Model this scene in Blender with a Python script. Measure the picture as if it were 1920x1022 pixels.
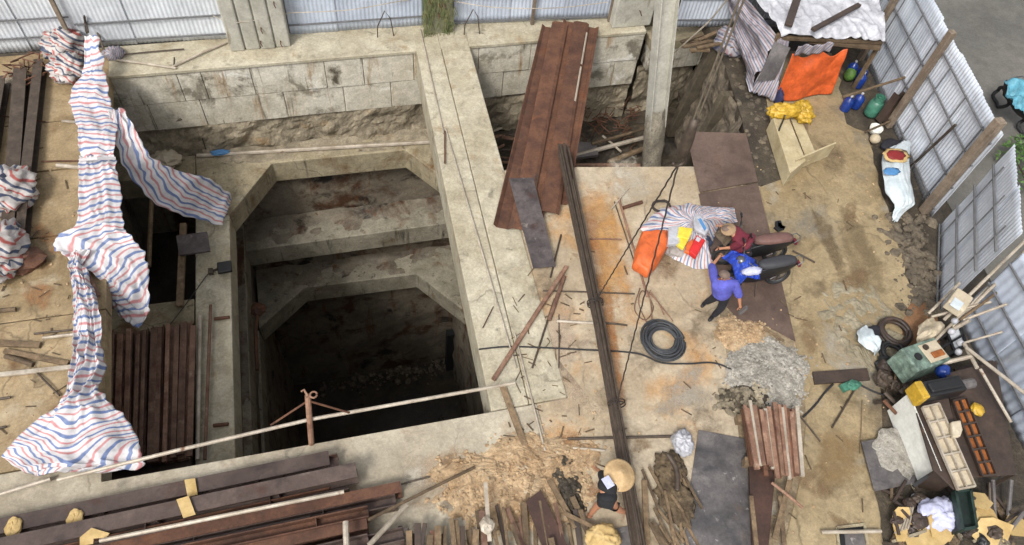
import bpy, bmesh, math, random
from mathutils import Vector, Matrix, noise
random.seed(7)
for o in list(bpy.data.objects): bpy.data.objects.remove(o)
C = bpy.context.scene.collection
SC = bpy.context.scene
R = math.radians
# ------------------------------------------------------------------ camera
CAMH = 13.5
YAW, PIT, ROL, FPX = R(19.55), R(55.33), R(7.99), 1387.0
fwd = Vector((math.sin(YAW)*math.cos(PIT), math.cos(YAW)*math.cos(PIT), -math.sin(PIT)))
r0 = Vector((math.cos(YAW), -math.sin(YAW), 0)); u0 = r0.cross(fwd)
rgt = math.cos(ROL)*r0 + math.sin(ROL)*u0
upv = -math.sin(ROL)*r0 + math.cos(ROL)*u0
cam = bpy.data.cameras.new('camera'); co = bpy.data.objects.new('camera', cam); C.objects.link(co)
mw = Matrix((rgt, upv, -fwd)).transposed().to_4x4(); mw.translation = (0, 0, CAMH)
co.matrix_world = mw
cam.sensor_width = 36; cam.lens = FPX/1920*36; cam.clip_end = 500; cam.clip_start = .1
SC.camera = co
# ------------------------------------------------------------------ world, sun, exposure
SUN_EL, SUN_AZ = R(52), R(222)
w = bpy.data.worlds.new('World'); SC.world = w; w.use_nodes = True
nt = w.node_tree; bg = nt.nodes['Background']; bg.inputs[1].default_value = .15
sky = nt.nodes.new('ShaderNodeTexSky'); sky.sky_type = 'NISHITA'; sky.sun_disc = False
sky.sun_elevation = SUN_EL; sky.sun_rotation = SUN_AZ; sky.dust_density = 4; sky.air_density = 1
hs = nt.nodes.new('ShaderNodeHueSaturation'); hs.inputs['Saturation'].default_value = .22
nt.links.new(sky.outputs[0], hs.inputs['Color']); nt.links.new(hs.outputs[0], bg.inputs[0])
sl = bpy.data.lights.new('sun', 'SUN'); sl.energy = 1.5; sl.angle = R(12); sl.color = (1, .97, .92)
so = bpy.data.objects.new('sun', sl); C.objects.link(so)
sd = Vector((math.sin(SUN_AZ)*math.cos(SUN_EL), math.cos(SUN_AZ)*math.cos(SUN_EL), math.sin(SUN_EL)))
so.rotation_euler = sd.to_track_quat('Z', 'Y').to_euler()
SC.cycles.transparent_max_bounces = 64
SC.view_settings.view_transform = 'Standard'; SC.view_settings.look = 'None'
SC.view_settings.exposure = 0.62; SC.view_settings.gamma = 1; SC.view_settings.use_curve_mapping = False

# ------------------------------------------------------------------ helpers
def at(px, py, z=0.0):
    """point of the plane z = const seen at photograph pixel (px, py)"""
    v = fwd*FPX + rgt*(px-960) - upv*(py-511)
    t = (z-CAMH)/v.z
    return Vector((0, 0, CAMH)) + v*t
def V(*a): return Vector(a)
def nz(p, s=1.0): return noise.noise(Vector(p)*s)
def fbm(p, s=1.0, o=4):
    return noise.fractal(Vector(p)*s, 1.0, 2.0, o)
ROOT = {}
class MB:
    def __init__(self): self.v = []; self.f = []; self.uv = {}; self.M = None
    def add(self, vs, fs, uvs=None):
        b = len(self.v)
        if self.M is not None: vs = [self.M @ Vector(p) for p in vs]
        self.v += [Vector(p) for p in vs]
        self.f += [tuple(i+b for i in f) for f in fs]
        if uvs:
            for i, q in enumerate(uvs): self.uv[b+i] = q
        return self
    def hexa(self, a):   # 8 corners: bottom 4 ccw, top 4 ccw
        return self.add(a, [(3,2,1,0),(4,5,6,7),(0,1,5,4),(1,2,6,5),(2,3,7,6),(3,0,4,7)])
    def box(self, c, s, yaw=0, tilt=None):
        x, y, z = s[0]/2, s[1]/2, s[2]/2
        m = Matrix.Rotation(yaw, 3, 'Z')
        if tilt is not None: m = tilt
        c = Vector(c)
        return self.hexa([c+m@Vector(p) for p in ((-x,-y,-z),(x,-y,-z),(x,y,-z),(-x,y,-z),(-x,-y,z),(x,-y,z),(x,y,z),(-x,y,z))])
    def frame(self, p0, p1, up=(0,0,1)):
        d = (Vector(p1)-Vector(p0)).normalized(); up = Vector(up)
        if abs(d.dot(up)) > .98: up = Vector((0,1,0))
        s = d.cross(up).normalized(); return d, s, s.cross(d).normalized()
    def extr(self, prof, p0, p1, up=(0,0,1), caps=True):
        p0, p1 = Vector(p0), Vector(p1); d, s, u = self.frame(p0, p1, up); n = len(prof)
        vs = [p0+s*a+u*b for a, b in prof]+[p1+s*a+u*b for a, b in prof]
        fs = [(i, (i+1) % n, n+(i+1) % n, n+i) for i in range(n)]
        if caps: fs += [tuple(range(n))[::-1], tuple(range(n, 2*n))]
        return self.add(vs, fs)
    def beam(self, p0, p1, w, h, up=(0,0,1)):
        return self.extr([(-w/2,-h/2),(w/2,-h/2),(w/2,h/2),(-w/2,h/2)], p0, p1, up)
    def tube(self, pts, r, n=8, caps=True, closed=False):
        pts = [Vector(p) for p in pts]; vs = []; fs = []; m = len(pts); up = Vector((0,0,1)); prev = None
        for i, p in enumerate(pts):
            if closed: d = pts[(i+1) % m]-pts[i-1]
            else: d = pts[min(i+1, m-1)]-pts[max(i-1, 0)]
            d.normalize()
            if prev is None:
                a = up if abs(d.z) < .9 else Vector((1,0,0)); s = d.cross(a).normalized()
            else:
                s = (prev-d*prev.dot(d)).normalized()
            prev = s; u = s.cross(d)
            rr = r(i/(m-1)) if callable(r) else r
            vs += [p+(s*math.cos(2*math.pi*k/n)+u*math.sin(2*math.pi*k/n))*rr for k in range(n)]
        for i in range(m if closed else m-1):
            j = (i+1) % m
            fs += [(i*n+k, i*n+(k+1) % n, j*n+(k+1) % n, j*n+k) for k in range(n)]
        if caps and not closed: fs += [tuple(range(n)), tuple(range((m-1)*n, m*n))[::-1]]
        return self.add(vs, fs)
    def prism(self, poly, z0, z1):
        n = len(poly); poly = [Vector((p[0], p[1], 0)) for p in poly]
        ar = sum(poly[i].x*poly[(i+1) % n].y-poly[(i+1) % n].x*poly[i].y for i in range(n))
        if ar < 0: poly.reverse()
        vs = [V(p.x, p.y, z0) for p in poly]+[V(p.x, p.y, z1) for p in poly]
        return self.add(vs, [tuple(range(n))[::-1], tuple(range(n, 2*n))]+[(i, (i+1) % n, n+(i+1) % n, n+i) for i in range(n)])
    def grid(self, fn, nu, nv, uvf=None):
        vs = []; uvs = []
        for j in range(nv+1):
            for i in range(nu+1):
                vs.append(fn(i/nu, j/nv)); uvs.append(uvf(i/nu, j/nv) if uvf else (i/nu, j/nv))
        fs = [(j*(nu+1)+i, j*(nu+1)+i+1, (j+1)*(nu+1)+i+1, (j+1)*(nu+1)+i) for j in range(nv) for i in range(nu)]
        return self.add(vs, fs, uvs)
    def lathe(self, prof, c, n=16, ax=None):
        c = Vector(c); m = ax if ax is not None else Matrix.Identity(3); vs = []; k = len(prof)
        for i in range(n):
            a = 2*math.pi*i/n
            vs += [c+m@V(r*math.cos(a), r*math.sin(a), z) for r, z in prof]
        fs = [(i*k+j, ((i+1) % n)*k+j, ((i+1) % n)*k+j+1, i*k+j+1) for i in range(n) for j in range(k-1)]
        return self.add(vs, fs)
    def blob(self, c, r, sd=0, amp=.25, fr=1.5, nu=14, nv=9, uvs=None, flat=None, yaw=0):
        c = Vector(c); vs = []; uv = []; m = Matrix.Rotation(yaw, 3, 'Z')
        for j in range(nv+1):
            t = math.pi*j/nv
            for i in range(nu):
                a = 2*math.pi*i/nu
                d = V(math.sin(t)*math.cos(a), math.sin(t)*math.sin(a), math.cos(t))
                k = 1+amp*(.6*noise.fractal(d*fr+V(sd*7.3, sd*3.1, sd), 1, 2, 3)+.55*(.5-abs(noise.noise(d*fr*1.4+V(sd, sd*5.1, 3)))*1.8))
                p = V(d.x*r[0]*k, d.y*r[1]*k, d.z*r[2]*k)
                if flat is not None: p.z = max(p.z, flat)
                vs.append(c+m@p); uv.append(uvs(d, k) if uvs else (i/nu, j/nv))
        fs = [(j*nu+i, (j+1)*nu+i, (j+1)*nu+(i+1) % nu, j*nu+(i+1) % nu) for j in range(nv) for i in range(nu)]
        return self.add(vs, fs, uv)
    def stone(self, c, r, sd):
        return self.blob(c, (r*random.uniform(.7,1.3), r*random.uniform(.7,1.3), r*random.uniform(.5,.9)), sd, .5, 1.6, 6, 4, yaw=random.random()*6)
    def obj(self, name, mat, parent=None, label=None, cat=None, group=None, kind=None, smooth=False, bevel=0, solid=0, sub=0):
        if parent is None:
            xs = [p.x for p in self.v]; ys = [p.y for p in self.v]
            base = V((min(xs)+max(xs))/2, (min(ys)+max(ys))/2, min(p.z for p in self.v))
        else: base = ROOT[parent.name]
        me = bpy.data.meshes.new(name); me.from_pydata([p-base for p in self.v], [], self.f)
        bm = bmesh.new(); bm.from_mesh(me); bmesh.ops.recalc_face_normals(bm, faces=bm.faces) if not self.uv else None
        bm.to_mesh(me); bm.free()
        if self.uv:
            ul = me.uv_layers.new(name='UVMap')
            for l in me.loops: ul.data[l.index].uv = self.uv.get(l.vertex_index, (0, 0))
        me.materials.append(mat)
        if smooth: me.polygons.foreach_set('use_smooth', [True]*len(me.polygons))
        o = bpy.data.objects.new(name, me); C.objects.link(o)
        if parent is None: o.location = base
        else: o.parent = parent
        ROOT[o.name] = base
        if sub: m = o.modifiers.new('sub', 'SUBSURF'); m.levels = sub; m.render_levels = sub
        if solid: m = o.modifiers.new('solid', 'SOLIDIFY'); m.thickness = solid; m.offset = 0
        if bevel: m = o.modifiers.new('bevel', 'BEVEL'); m.width = bevel; m.segments = 2; m.limit_method = 'ANGLE'; m.angle_limit = R(40)
        tag(o, label, cat, group, kind); return o
def tag(o, label=None, cat=None, group=None, kind=None):
    if label: o['label'] = label
    if cat: o['category'] = cat
    if group: o['group'] = group
    if kind: o['kind'] = kind
def thing(name, label, cat, loc, group=None):
    o = bpy.data.objects.new(name, None); o.empty_display_size = .2; C.objects.link(o); o.location = loc
    ROOT[o.name] = Vector(loc); tag(o, label, cat, group); return o

# ------------------------------------------------------------------ materials
def c(r, g, b, k=.72):
    f = lambda u: (u/255/12.92 if u <= 10 else ((u/255+.055)/1.055)**2.4)
    return (f(r)*k, f(g)*k, f(b)*k, 1)
def newmat(name):
    m = bpy.data.materials.new(name); m.use_nodes = True
    t = m.node_tree; return m, t, t.nodes['Principled BSDF']
def N(t, typ, **kw):
    n = t.nodes.new(typ)
    for k, v in kw.items(): setattr(n, k, v)
    return n
def coords(t, stretch=(1,1,1), rnd=True):
    tc = N(t, 'ShaderNodeTexCoord'); mp = N(t, 'ShaderNodeMapping'); mp.inputs['Scale'].default_value = stretch
    t.links.new(tc.outputs['Object'], mp.inputs['Vector'])
    if rnd:
        oi = N(t, 'ShaderNodeObjectInfo'); mu = N(t, 'ShaderNodeMath', operation='MULTIPLY'); mu.inputs[1].default_value = 57
        t.links.new(oi.outputs['Random'], mu.inputs[0]); t.links.new(mu.outputs[0], mp.inputs['Location'])
    return mp.outputs[0]
def nz_node(t, vec, scale, detail=6, rough=.6, dist=0):
    n = N(t, 'ShaderNodeTexNoise'); n.inputs['Scale'].default_value = scale; n.inputs['Detail'].default_value = detail
    n.inputs['Roughness'].default_value = rough; n.inputs['Distortion'].default_value = dist
    t.links.new(vec, n.inputs['Vector']); return n.outputs['Fac']
def ramp(t, fac, stops):
    r = N(t, 'ShaderNodeValToRGB'); e = r.color_ramp.elements
    while len(e) < len(stops): e.new(.5)
    for q, (p, col) in zip(e, stops): q.position = p; q.color = col if len(col) == 4 else (*col, 1)
    t.links.new(fac, r.inputs[0]); return r.outputs[0]
W4 = lambda v: (v, v, v, 1)
def mix(t, fac, a, b, mode='MIX'):
    n = N(t, 'ShaderNodeMix', data_type='RGBA', blend_type=mode)
    for s, k in ((fac, 0), (a, 6), (b, 7)):
        if isinstance(s, (int, float)): n.inputs[k].default_value = s
        elif isinstance(s, tuple): n.inputs[k].default_value = s
        else: t.links.new(s, n.inputs[k])
    return n.outputs[2]
def grime(name, c1, c2, scale=1.5, stains=(), speck=.25, rough=(.6,.9), bump=.25, bscale=18, metal=0, stretch=(1,1,1), lo=.35, hi=.65, objvar=0, detail=8, crack=0):
    """two-tone weathered surface; stains = (colour, scale, lo, hi[, stretch])"""
    m, t, b = newmat(name); v = coords(t, stretch)
    col = ramp(t, nz_node(t, v, scale, detail, .62, .3), [(lo, c1), (hi, c2)])
    for s in stains:
        vv = coords(t, s[4]) if len(s) > 4 else v
        f = ramp(t, nz_node(t, vv, s[1], 7, .65, .4), [(s[2], W4(0)), (s[3], W4(1))])
        col = mix(t, f, col, s[0])
    if speck:
        f = ramp(t, nz_node(t, coords(t), 17, 6, .8), [(.34, W4(1-speck*1.1)), (.66, W4(1+speck*.5))])
        col = mix(t, 1.0, col, f, 'MULTIPLY')
        f = ramp(t, nz_node(t, coords(t), 3.2, 9, .72, .6), [(.3, W4(1-speck*1.2)), (.6, W4(1.06))])
        col = mix(t, 1.0, col, f, 'MULTIPLY')
        f = ramp(t, nz_node(t, coords(t), 6.5, 5, .7), [(.66, W4(1)), (.74, W4(1-speck*1.7))])
        col = mix(t, 1.0, col, f, 'MULTIPLY')
        f = ramp(t, nz_node(t, coords(t), 9, 4, .75), [(.66, W4(1)), (.73, W4(1+speck*1.0))])
        col = mix(t, 1.0, col, f, 'MULTIPLY')
    if crack:
        cv = coords(t); nv = N(t, 'ShaderNodeTexNoise'); nv.inputs['Scale'].default_value = 1.3; nv.inputs['Detail'].default_value = 6; t.links.new(cv, nv.inputs['Vector'])
        av = N(t, 'ShaderNodeVectorMath', operation='MULTIPLY_ADD'); t.links.new(nv.outputs['Color'], av.inputs[0]); av.inputs[1].default_value = (.9,.9,.9); t.links.new(cv, av.inputs[2])
        vo = N(t, 'ShaderNodeTexVoronoi', feature='DISTANCE_TO_EDGE'); vo.inputs['Scale'].default_value = crack; t.links.new(av.outputs[0], vo.inputs['Vector'])
        f = ramp(t, vo.outputs['Distance'], [(0, W4(1)), (.012, W4(0))]); g2 = ramp(t, nz_node(t, cv, .5, 3), [(.45, W4(0)), (.6, W4(.75))])
        fm = mix(t, 1.0, f, g2, 'MULTIPLY'); col = mix(t, fm, col, tuple(x*.42 for x in c1[:3])+(1,))
    if objvar:
        oi = N(t, 'ShaderNodeObjectInfo')
        f = ramp(t, oi.outputs['Random'], [(0, W4(1-objvar)), (1, W4(1+objvar))])
        col = mix(t, 1.0, col, f, 'MULTIPLY')
    t.links.new(col, b.inputs['Base Color'])
    rg = N(t, 'ShaderNodeMapRange'); rg.inputs[3].default_value = rough[0]; rg.inputs[4].default_value = rough[1]
    t.links.new(nz_node(t, v, scale*2.3, 5), rg.inputs[0]); t.links.new(rg.outputs[0], b.inputs['Roughness'])
    b.inputs['Metallic'].default_value = metal
    if bump:
        bp = N(t, 'ShaderNodeBump'); bp.inputs['Strength'].default_value = bump; bp.inputs['Distance'].default_value = .03
        t.links.new(nz_node(t, coords(t), bscale, 8, .7), bp.inputs['Height']); t.links.new(bp.outputs[0], b.inputs['Normal'])
    return m
def stripes(name, dirt=.3, white=(222,218,218), red=(200,138,138), blue=(112,130,172)):
    m, t, b = newmat(name)
    uv = N(t, 'ShaderNodeUVMap'); sx = N(t, 'ShaderNodeSeparateXYZ'); t.links.new(uv.outputs[0], sx.inputs[0])
    v = coords(t)
    ad = N(t, 'ShaderNodeMath', operation='MULTIPLY_ADD'); t.links.new(nz_node(t, v, 5, 3), ad.inputs[0]); ad.inputs[1].default_value = .05
    t.links.new(sx.outputs[0], ad.inputs[2])
    fr = N(t, 'ShaderNodeMath', operation='FRACT'); t.links.new(ad.outputs[0], fr.inputs[0])
    W, Rd, B = c(*white, .76), c(*red, .8), c(*blue, .8)
    col = ramp(t, fr.outputs[0], [(0, W), (.27, W), (.33, Rd), (.44, Rd), (.5, W), (.77, W), (.83, B), (.94, B)])
    f = ramp(t, nz_node(t, v, 3, 7, .7), [(.35, W4(1-dirt)), (.6, W4(1))]); col = mix(t, 1.0, col, f, 'MULTIPLY')
    t.links.new(col, b.inputs['Base Color']); b.inputs['Roughness'].default_value = .55
    bp = N(t, 'ShaderNodeBump'); bp.inputs['Strength'].default_value = .13; bp.inputs['Distance'].default_value = .05
    t.links.new(nz_node(t, v, 9, 5, .55, 1.2), bp.inputs['Height']); t.links.new(bp.outputs[0], b.inputs['Normal'])
    return m
def plain(name, col, rough=.5, metal=0, var=.12, bump=.1, scale=6, k=.75):
    a = c(*col, k); d = tuple(x*(1-var*2.2) for x in a[:3])+(1,)
    return grime(name, d, a, scale, (), var, (rough*.8, min(1, rough*1.25)), bump, 30, metal)
K = {}
K['slab_left'] = grime('slab_left_concrete', c(150,128,92), c(188,164,126), .8, [(c(128,94,56), 1.3, .56, .72), (c(88,70,50), 2.2, .62, .74), (c(206,194,168), .9, .6, .78)], .24, (.45,.85), .3, crack=.4)
K['slab_front'] = grime('slab_front_concrete', c(176,163,140), c(208,197,175), .7, [(c(158,128,96), 1.1, .58, .76), (c(132,126,114), .9, .6, .78), (c(112,94,74), 3.2, .65, .75)], .22, (.5,.85), .3, crack=.45)
K['slab_right'] = grime('slab_right_concrete', c(184,164,134), c(214,197,170), .6, [(c(204,152,90), .55, .53, .7), (c(176,168,152), .8, .56, .74), (c(134,102,70), 1.7, .62, .75)], .22, (.5,.85), .3, crack=.3)
K['beam'] = grime('beam_concrete', c(184,172,144), c(213,204,180), .8, [(c(166,134,90), 1.5, .58, .74), (c(124,117,98), 2.5, .61, .74), (c(98,86,66), 1.1, .63, .75)], .26, (.6,.9), .35, crack=.35)
K['path'] = grime('path_concrete', c(158,137,101), c(186,166,129), .45, [(c(122,104,76), .9, .55, .7), (c(174,167,152), .6, .57, .68), (c(112,92,66), 2.2, .64, .76), (c(140,130,112), .35, .54, .64)], .26, (.2,.8), .35, crack=.3)
K['soil'] = grime('dark_soil', c(66,58,48), c(102,90,72), 1.2, [(c(140,120,90), 2.0, .6, .75), (c(44,38,32), 1.0, .58, .7)], .4, (.6,.95), .9, 14)
K['clay'] = grime('red_clay', c(134,94,62), c(160,118,82), 1.5, [(c(110,80,56), 3, .6, .75)], .25, (.7,.95), .5)
K['road'] = grime('asphalt', c(104,102,96), c(126,122,114), .5, [(c(92,88,82), .3, .5, .7)], .2, (.6,.9), .3, 50)
K['gravel'] = grime('grey_gravel', c(164,157,144), c(200,194,182), 4, [(c(124,116,104), 9, .56, .69), (c(172,146,112), 1.2, .6, .72)], .38, (.7,.95), .6, 30)
K['dirt'] = grime('pinkish_dirt', c(186,152,112), c(214,186,148), 2.2, [(c(224,208,178), 6, .6, .7), (c(140,108,76), 2.4, .6, .74)], .32, (.8,.95), .7, 20)
K['block'] = grime('wall_block', c(196,187,166, .84), c(226,219,202, .84), .8, [(c(150,142,124), .9, .54, .62), (c(232,228,216, .86), 1.1, .6, .66), (c(170,138,94), 1.6, .56, .68, (1.6,1.6,.2)), (c(84,72,56), 1.6, .6, .68, (1.7,1.7,.14)), (c(96,86,68), .7, .6, .68)], .26, (.7,.95), .4)
K['stonew'] = grime('rough_stone', c(140,128,106), c(192,178,152), 1.1, [(c(86,76,60), .8, .57, .7), (c(164,134,94), 1.5, .6, .75)], .34, (.75,.95), .8, 9)
K['mortar'] = grime('dark_mortar', c(84,76,62), c(112,100,80), 2, [], .3, (.8,.95), .4)
K['pit'] = grime('pit_wall', c(114,104,90), c(150,139,120), .6, [(c(84,52,28), .7, .53, .62), (c(34,29,24), .9, .57, .65), (c(112,74,40), 1.6, .58, .68, (2.4,2.4,.3)), (c(166,156,138), .8, .62, .7)], .3, (.5,.9), .3, 8)
K['waler'] = grime('waler_concrete', c(150,137,108), c(188,175,145), .8, [(c(122,90,54), 1.0, .54, .7), (c(76,68,54), 1.8, .58, .72, (2.5,2.5,.4)), (c(200,192,172), 1.2, .63, .75)], .26, (.6,.9), .35, crack=.4)
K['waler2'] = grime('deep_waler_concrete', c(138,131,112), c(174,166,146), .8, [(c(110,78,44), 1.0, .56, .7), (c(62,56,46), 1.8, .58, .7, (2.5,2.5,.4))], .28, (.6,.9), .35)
K['mud'] = grime('wet_mud', c(52,44,34), c(80,70,54), .7, [(c(120,114,100), 1.6, .64, .74), (c(30,26,20), .8, .54, .66)], .35, (.1,.6), .6)
K['column'] = grime('column_concrete', c(184,180,164), c(212,208,194), .9, [(c(128,110,80), 1.4, .6, .75, (2,2,.4)), (c(120,116,104), 1.1, .58, .72)], .18, (.7,.95), .25)
K['moss'] = grime('mossy_concrete', c(120,122,84), c(150,148,122), 1.4, [(c(74,88,38), 1.6, .48, .62), (c(90,84,60), 2.2, .6, .72)], .3, (.7,.95), .4)
K['pile'] = grime('rough_pile', c(150,140,122), c(188,178,158), 3, [(c(226,222,214), 5, .64, .7), (c(84,74,62), 3, .58, .7)], .4, (.8,.95), .9, 12)
def corrmat(name, a, bcol):
    return grime(name, c(*a, .9), c(*bcol, .9), .7, [(c(150,150,146), 1.0, .62, .78, (1,1,.25)), (c(150,134,110), 2.6, .7, .8)], .09, (.35,.6), .05, 30, 0, objvar=.09)
K['zinc'] = corrmat('zinc_sheet', (192,196,200), (216,220,224))
K['zinc_r'] = corrmat('weathered_zinc_sheet', (184,190,200), (206,212,220))
K['zinc_d'] = corrmat('dull_zinc_sheet', (166,174,188), (190,198,210))
K['rail'] = plain('rail_steel', (134,134,136), .6, .2)
K['postwood'] = grime('brown_post', c(122,106,90), c(160,142,122), 2, [(c(176,162,144), 3, .6, .75), (c(92,76,60), 2, .6, .74)], .3, (.6,.9), .3, 20, 0, (1,1,.3))
K['rust'] = grime('rust_steel', c(84,52,36), c(120,80,56), 2, [(c(136,80,44), 1.5, .6, .76), (c(70,54,46), 2.5, .58, .73)], .28, (.6,.9), .35, 25, 0, objvar=.2)
K['rust2'] = grime('brown_rust_bars', c(124,88,70), c(166,130,106), 2.5, [(c(190,164,140), 3.5, .6, .74), (c(108,62,48), 1.7, .57, .72)], .3, (.6,.9), .35, 25, 0, objvar=.3)
K['hbeam'] = grime('grey_brown_steel', c(74,57,50), c(112,94,86), 1.0, [(c(88,52,36), 1.2, .57, .72), (c(146,132,124), 1.6, .64, .78), (c(48,38,34), 1.4, .56, .7)], .24, (.35,.7), .15, 25, .1, objvar=.28)
K['rod'] = plain('bar_steel', (104,90,78), .55, .4, .2)
K['plate'] = grime('brown_plate', c(98,80,70), c(128,106,94), .8, [(c(116,82,58), 1.0, .6, .75), (c(82,68,62), 2, .6, .74)], .18, (.4,.75), .12, 25, .2)
K['gplate'] = grime('grey_plate', c(92,88,88), c(126,120,118), 1.6, [(c(168,162,156), 5, .62, .68), (c(116,98,84), 1.8, .6, .74), (c(74,72,74), .9, .55, .7)], .26, (.4,.75), .12, 25, .1)
K['dplate'] = grime('dark_scaly_plate', c(78,70,70), c(112,102,100), 3.5, [(c(146,134,126), 6, .62, .7), (c(84,62,54), 2.2, .58, .72)], .3, (.5,.8), .2, 20, .15)
K['dbrown'] = grime('dark_brown_sheet', c(56,44,38), c(84,68,58), 1.2, [(c(104,74,50), 1.4, .6, .74)], .25, (.4,.8), .15, 25)
K['ribbed'] = grime('dark_ribbed_board', c(62,40,32), c(88,60,48), 2, [], .25, (.5,.8), .2)
K['pipe'] = grime('pale_pipe', c(176,162,142), c(214,202,184), 2.5, [(c(136,98,70), 3.5, .6, .7)], .18, (.4,.7), .1, 20, .2)
K['wood'] = grime('weathered_timber', c(106,86,64), c(150,126,96), 3, [(c(74,56,42), 3, .58, .72)], .34, (.7,.95), .35, 30, 0, objvar=.35)
K['pale'] = grime('pale_timber', c(186,168,128), c(216,200,162), 2, [(c(160,136,96), 3, .62, .75)], .14, (.6,.9), .15)
K['card'] = grime('cardboard', c(196,164,104), c(222,192,134), 3, [(c(150,112,70), 4, .66, .75)], .12, (.8,.95), .1)
K['black'] = plain('black_plastic', (34,34,36), .45)
K['rubber'] = plain('black_rubber', (46,46,48), .7, 0, .2)
K['coil'] = plain('grey_cable', (76,78,82), .6, 0, .2)
K['bluep'] = plain('blue_plastic', (34,66,150), .25, 0, .15)
K['green'] = plain('green_paint', (84,148,124), .4, 0, .2)
K['mint'] = plain('mint_paint', (146,170,154), .5, 0, .3)
K['yellow'] = plain('yellow_plastic', (224,180,56), .45, 0, .18, .3)
K['orange'] = plain('orange_tarp', (224,100,44), .5, 0, .16, .3, k=.85)
K['orange2'] = plain('orange_sack', (224,108,52), .5, 0, .12, .3, k=.85)
K['white'] = plain('white_tarp', (218,218,224), .35, 0, .14, .25, k=.68)
K['whitep'] = plain('white_paint', (232,232,224), .5, 0, .08, k=.9)
K['spill'] = grime('mortar_spill', c(146,134,108), c(170,160,136), 2, [], .25, (.6,.9), .3)
K['strip'] = grime('strip_dirt', c(146,126,98), c(178,160,130), 2, [(c(186,180,166), 3, .58, .7), (c(110,92,68), 2.0, .6, .74)], .34, (.7,.95), .7, 16)
K['rubble'] = grime('dark_rubble', c(96,86,72), c(138,124,104), 3, [(c(168,154,130), 2, .62, .74), (c(66,58,48), 1.5, .56, .7)], .35, (.75,.95), .6)
K['tan'] = plain('tan_hat', (170,140,108), .85, 0, .1, .3)
K['grate'] = grime('orange_rust_grate', c(150,84,36), c(190,112,48), 4, [], .25, (.6,.9), .3)
K['redc'] = plain('red_card', (210,44,44), .45, k=.9)
K['yelc'] = plain('yellow_card', (236,212,70), .45, k=.9)
K['skin'] = plain('skin', (190,134,102), .55, 0, .06, .05)
K['purple'] = plain('purple_cloth', (94,96,192), .8, 0, .15, .3, k=.9)
K['navy'] = plain('dark_trousers', (36,36,46), .85, 0, .15, .2)
K['maroon'] = plain('maroon_cloth', (124,36,54), .8, 0, .15, .3)
K['blackc'] = plain('black_cloth', (28,28,32), .85, 0, .15, .3)
K['olive'] = plain('olive_brown_cloth', (104,88,70), .85, 0, .12, .2)
K['straw'] = grime('straw', c(196,160,112), c(222,190,142), 5, [], .15, (.7,.9), .4, 40)
K['hair'] = plain('greying_hair', (128,108,96), .8)
K['rain'] = plain('blue_raincoat', (40,78,200), .35, 0, .2, .4, k=.9)
K['seatb'] = plain('black_seat', (66,66,70), .6)
K['seatbr'] = plain('brown_seat', (124,90,82), .6)
K['chrome'] = plain('bike_metal', (140,140,140), .3, .8)
K['sack'] = grime('white_sack', c(196,210,216), c(226,232,234), 2, [(c(150,176,190), 2, .58, .72)], .1, (.5,.8), .4, 10)
K['cream'] = grime('cream_tarp', c(200,184,156), c(222,208,182), 2, [], .12, (.6,.9), .4, 8)
K['burlap'] = grime('dirty_burlap', c(92,76,56), c(140,120,92), 5, [(c(60,50,40), 3, .58, .7)], .35, (.85,1), .8, 18)
K['cyan'] = plain('cyan_tarp', (104,178,200), .5, 0, .2, .3, k=.8)
K['leaf'] = plain('leaf', (96,138,56), .6, 0, .25)
K['print_red'] = plain('print_red', (150,40,40), .6)
K['print_blue'] = plain('print_blue', (90,150,206), .6)
K['lilac'] = plain('lilac_cloth', (196,198,224), .7, 0, .1, .3, k=.9)
K['navyc'] = plain('navy_cloth', (52,54,96), .8, 0, .2, .3)
K['rope'] = plain('rope', (128,116,98), .9, 0, .2)
K['drope'] = plain('dark_rope', (62,52,46), .8, 0, .2)
K['str'] = stripes('striped_tarp')
K['strg'] = stripes('grimy_striped_tarp', .4, (176,172,176), (150,116,120), (104,104,128))
K['strd'] = stripes('dirty_striped_tarp', .4, (206,198,192), (178,92,84), (70,80,104))

# ================================================================== THE SETTING
g = MB()
hx0, hx1, hy0, hy1, E_ = -7.0, 11.2, 5.2, 17.3, 70
for x0, x1, y0, y1 in ((-E_, E_, -E_, hy0), (-E_, E_, hy1, E_), (-E_, hx0, hy0, hy1), (hx1, E_, hy0, hy1)):
    g.add([V(x0,y0,-.03), V(x1,y0,-.03), V(x1,y1,-.03), V(x0,y1,-.03)], [(0,1,2,3)])
g.obj('ground', K['soil'], kind='structure')
# street beyond the right fence
s = MB(); s.prism([(15.2,40), (15.2,14), (14.5,9), (13.6,2), (13.6,-30), (60,-30), (60,40)], -.3, 0.0)
s.obj('street', K['road'], kind='structure')
# left slab: cast panels with open joints
s = MB(); random.seed(3)
ys = [6.15, 9.35, 11.45, 13.4, 15.0, 17.6]
def ledge_x(y): return -5.08-(y-5.65)*.056
for a, b in zip(ys[:-1], ys[1:]):
    xs = [-26, -12.4, -8.9, None] if random.random() < .5 else [-26, -10.6, None]
    for i in range(len(xs)-1):
        l, r_ = xs[i], xs[i+1]; dz = random.uniform(-.012, .012); gp = .018
        tl, tr = -.08, (-.08 if r_ is not None else -.06)
        x1a = r_ if r_ is not None else ledge_x(a); x1b = r_ if r_ is not None else ledge_x(b)
        sk = .18*(l+10)/10
        s.prism([(l+gp, a+gp), (x1a-(gp if r_ else 0), a+gp), (x1b-(gp if r_ else 0), b-gp), (l+gp, b-gp)], -.35, dz)
s.obj('concrete_floor', K['slab_left'], kind='structure', bevel=.012)
# front slab (its pit edge is straight), with the narrow lip strip along the pit
s = MB(); s.prism([(-26,-20), (2.9,-20), (2.9,5.64), (-5.12,5.66), (-5.14,6.14), (-26,6.14)], -.5, 0)
s.obj('concrete_floor', K['slab_front'], kind='structure', bevel=.015)
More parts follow.
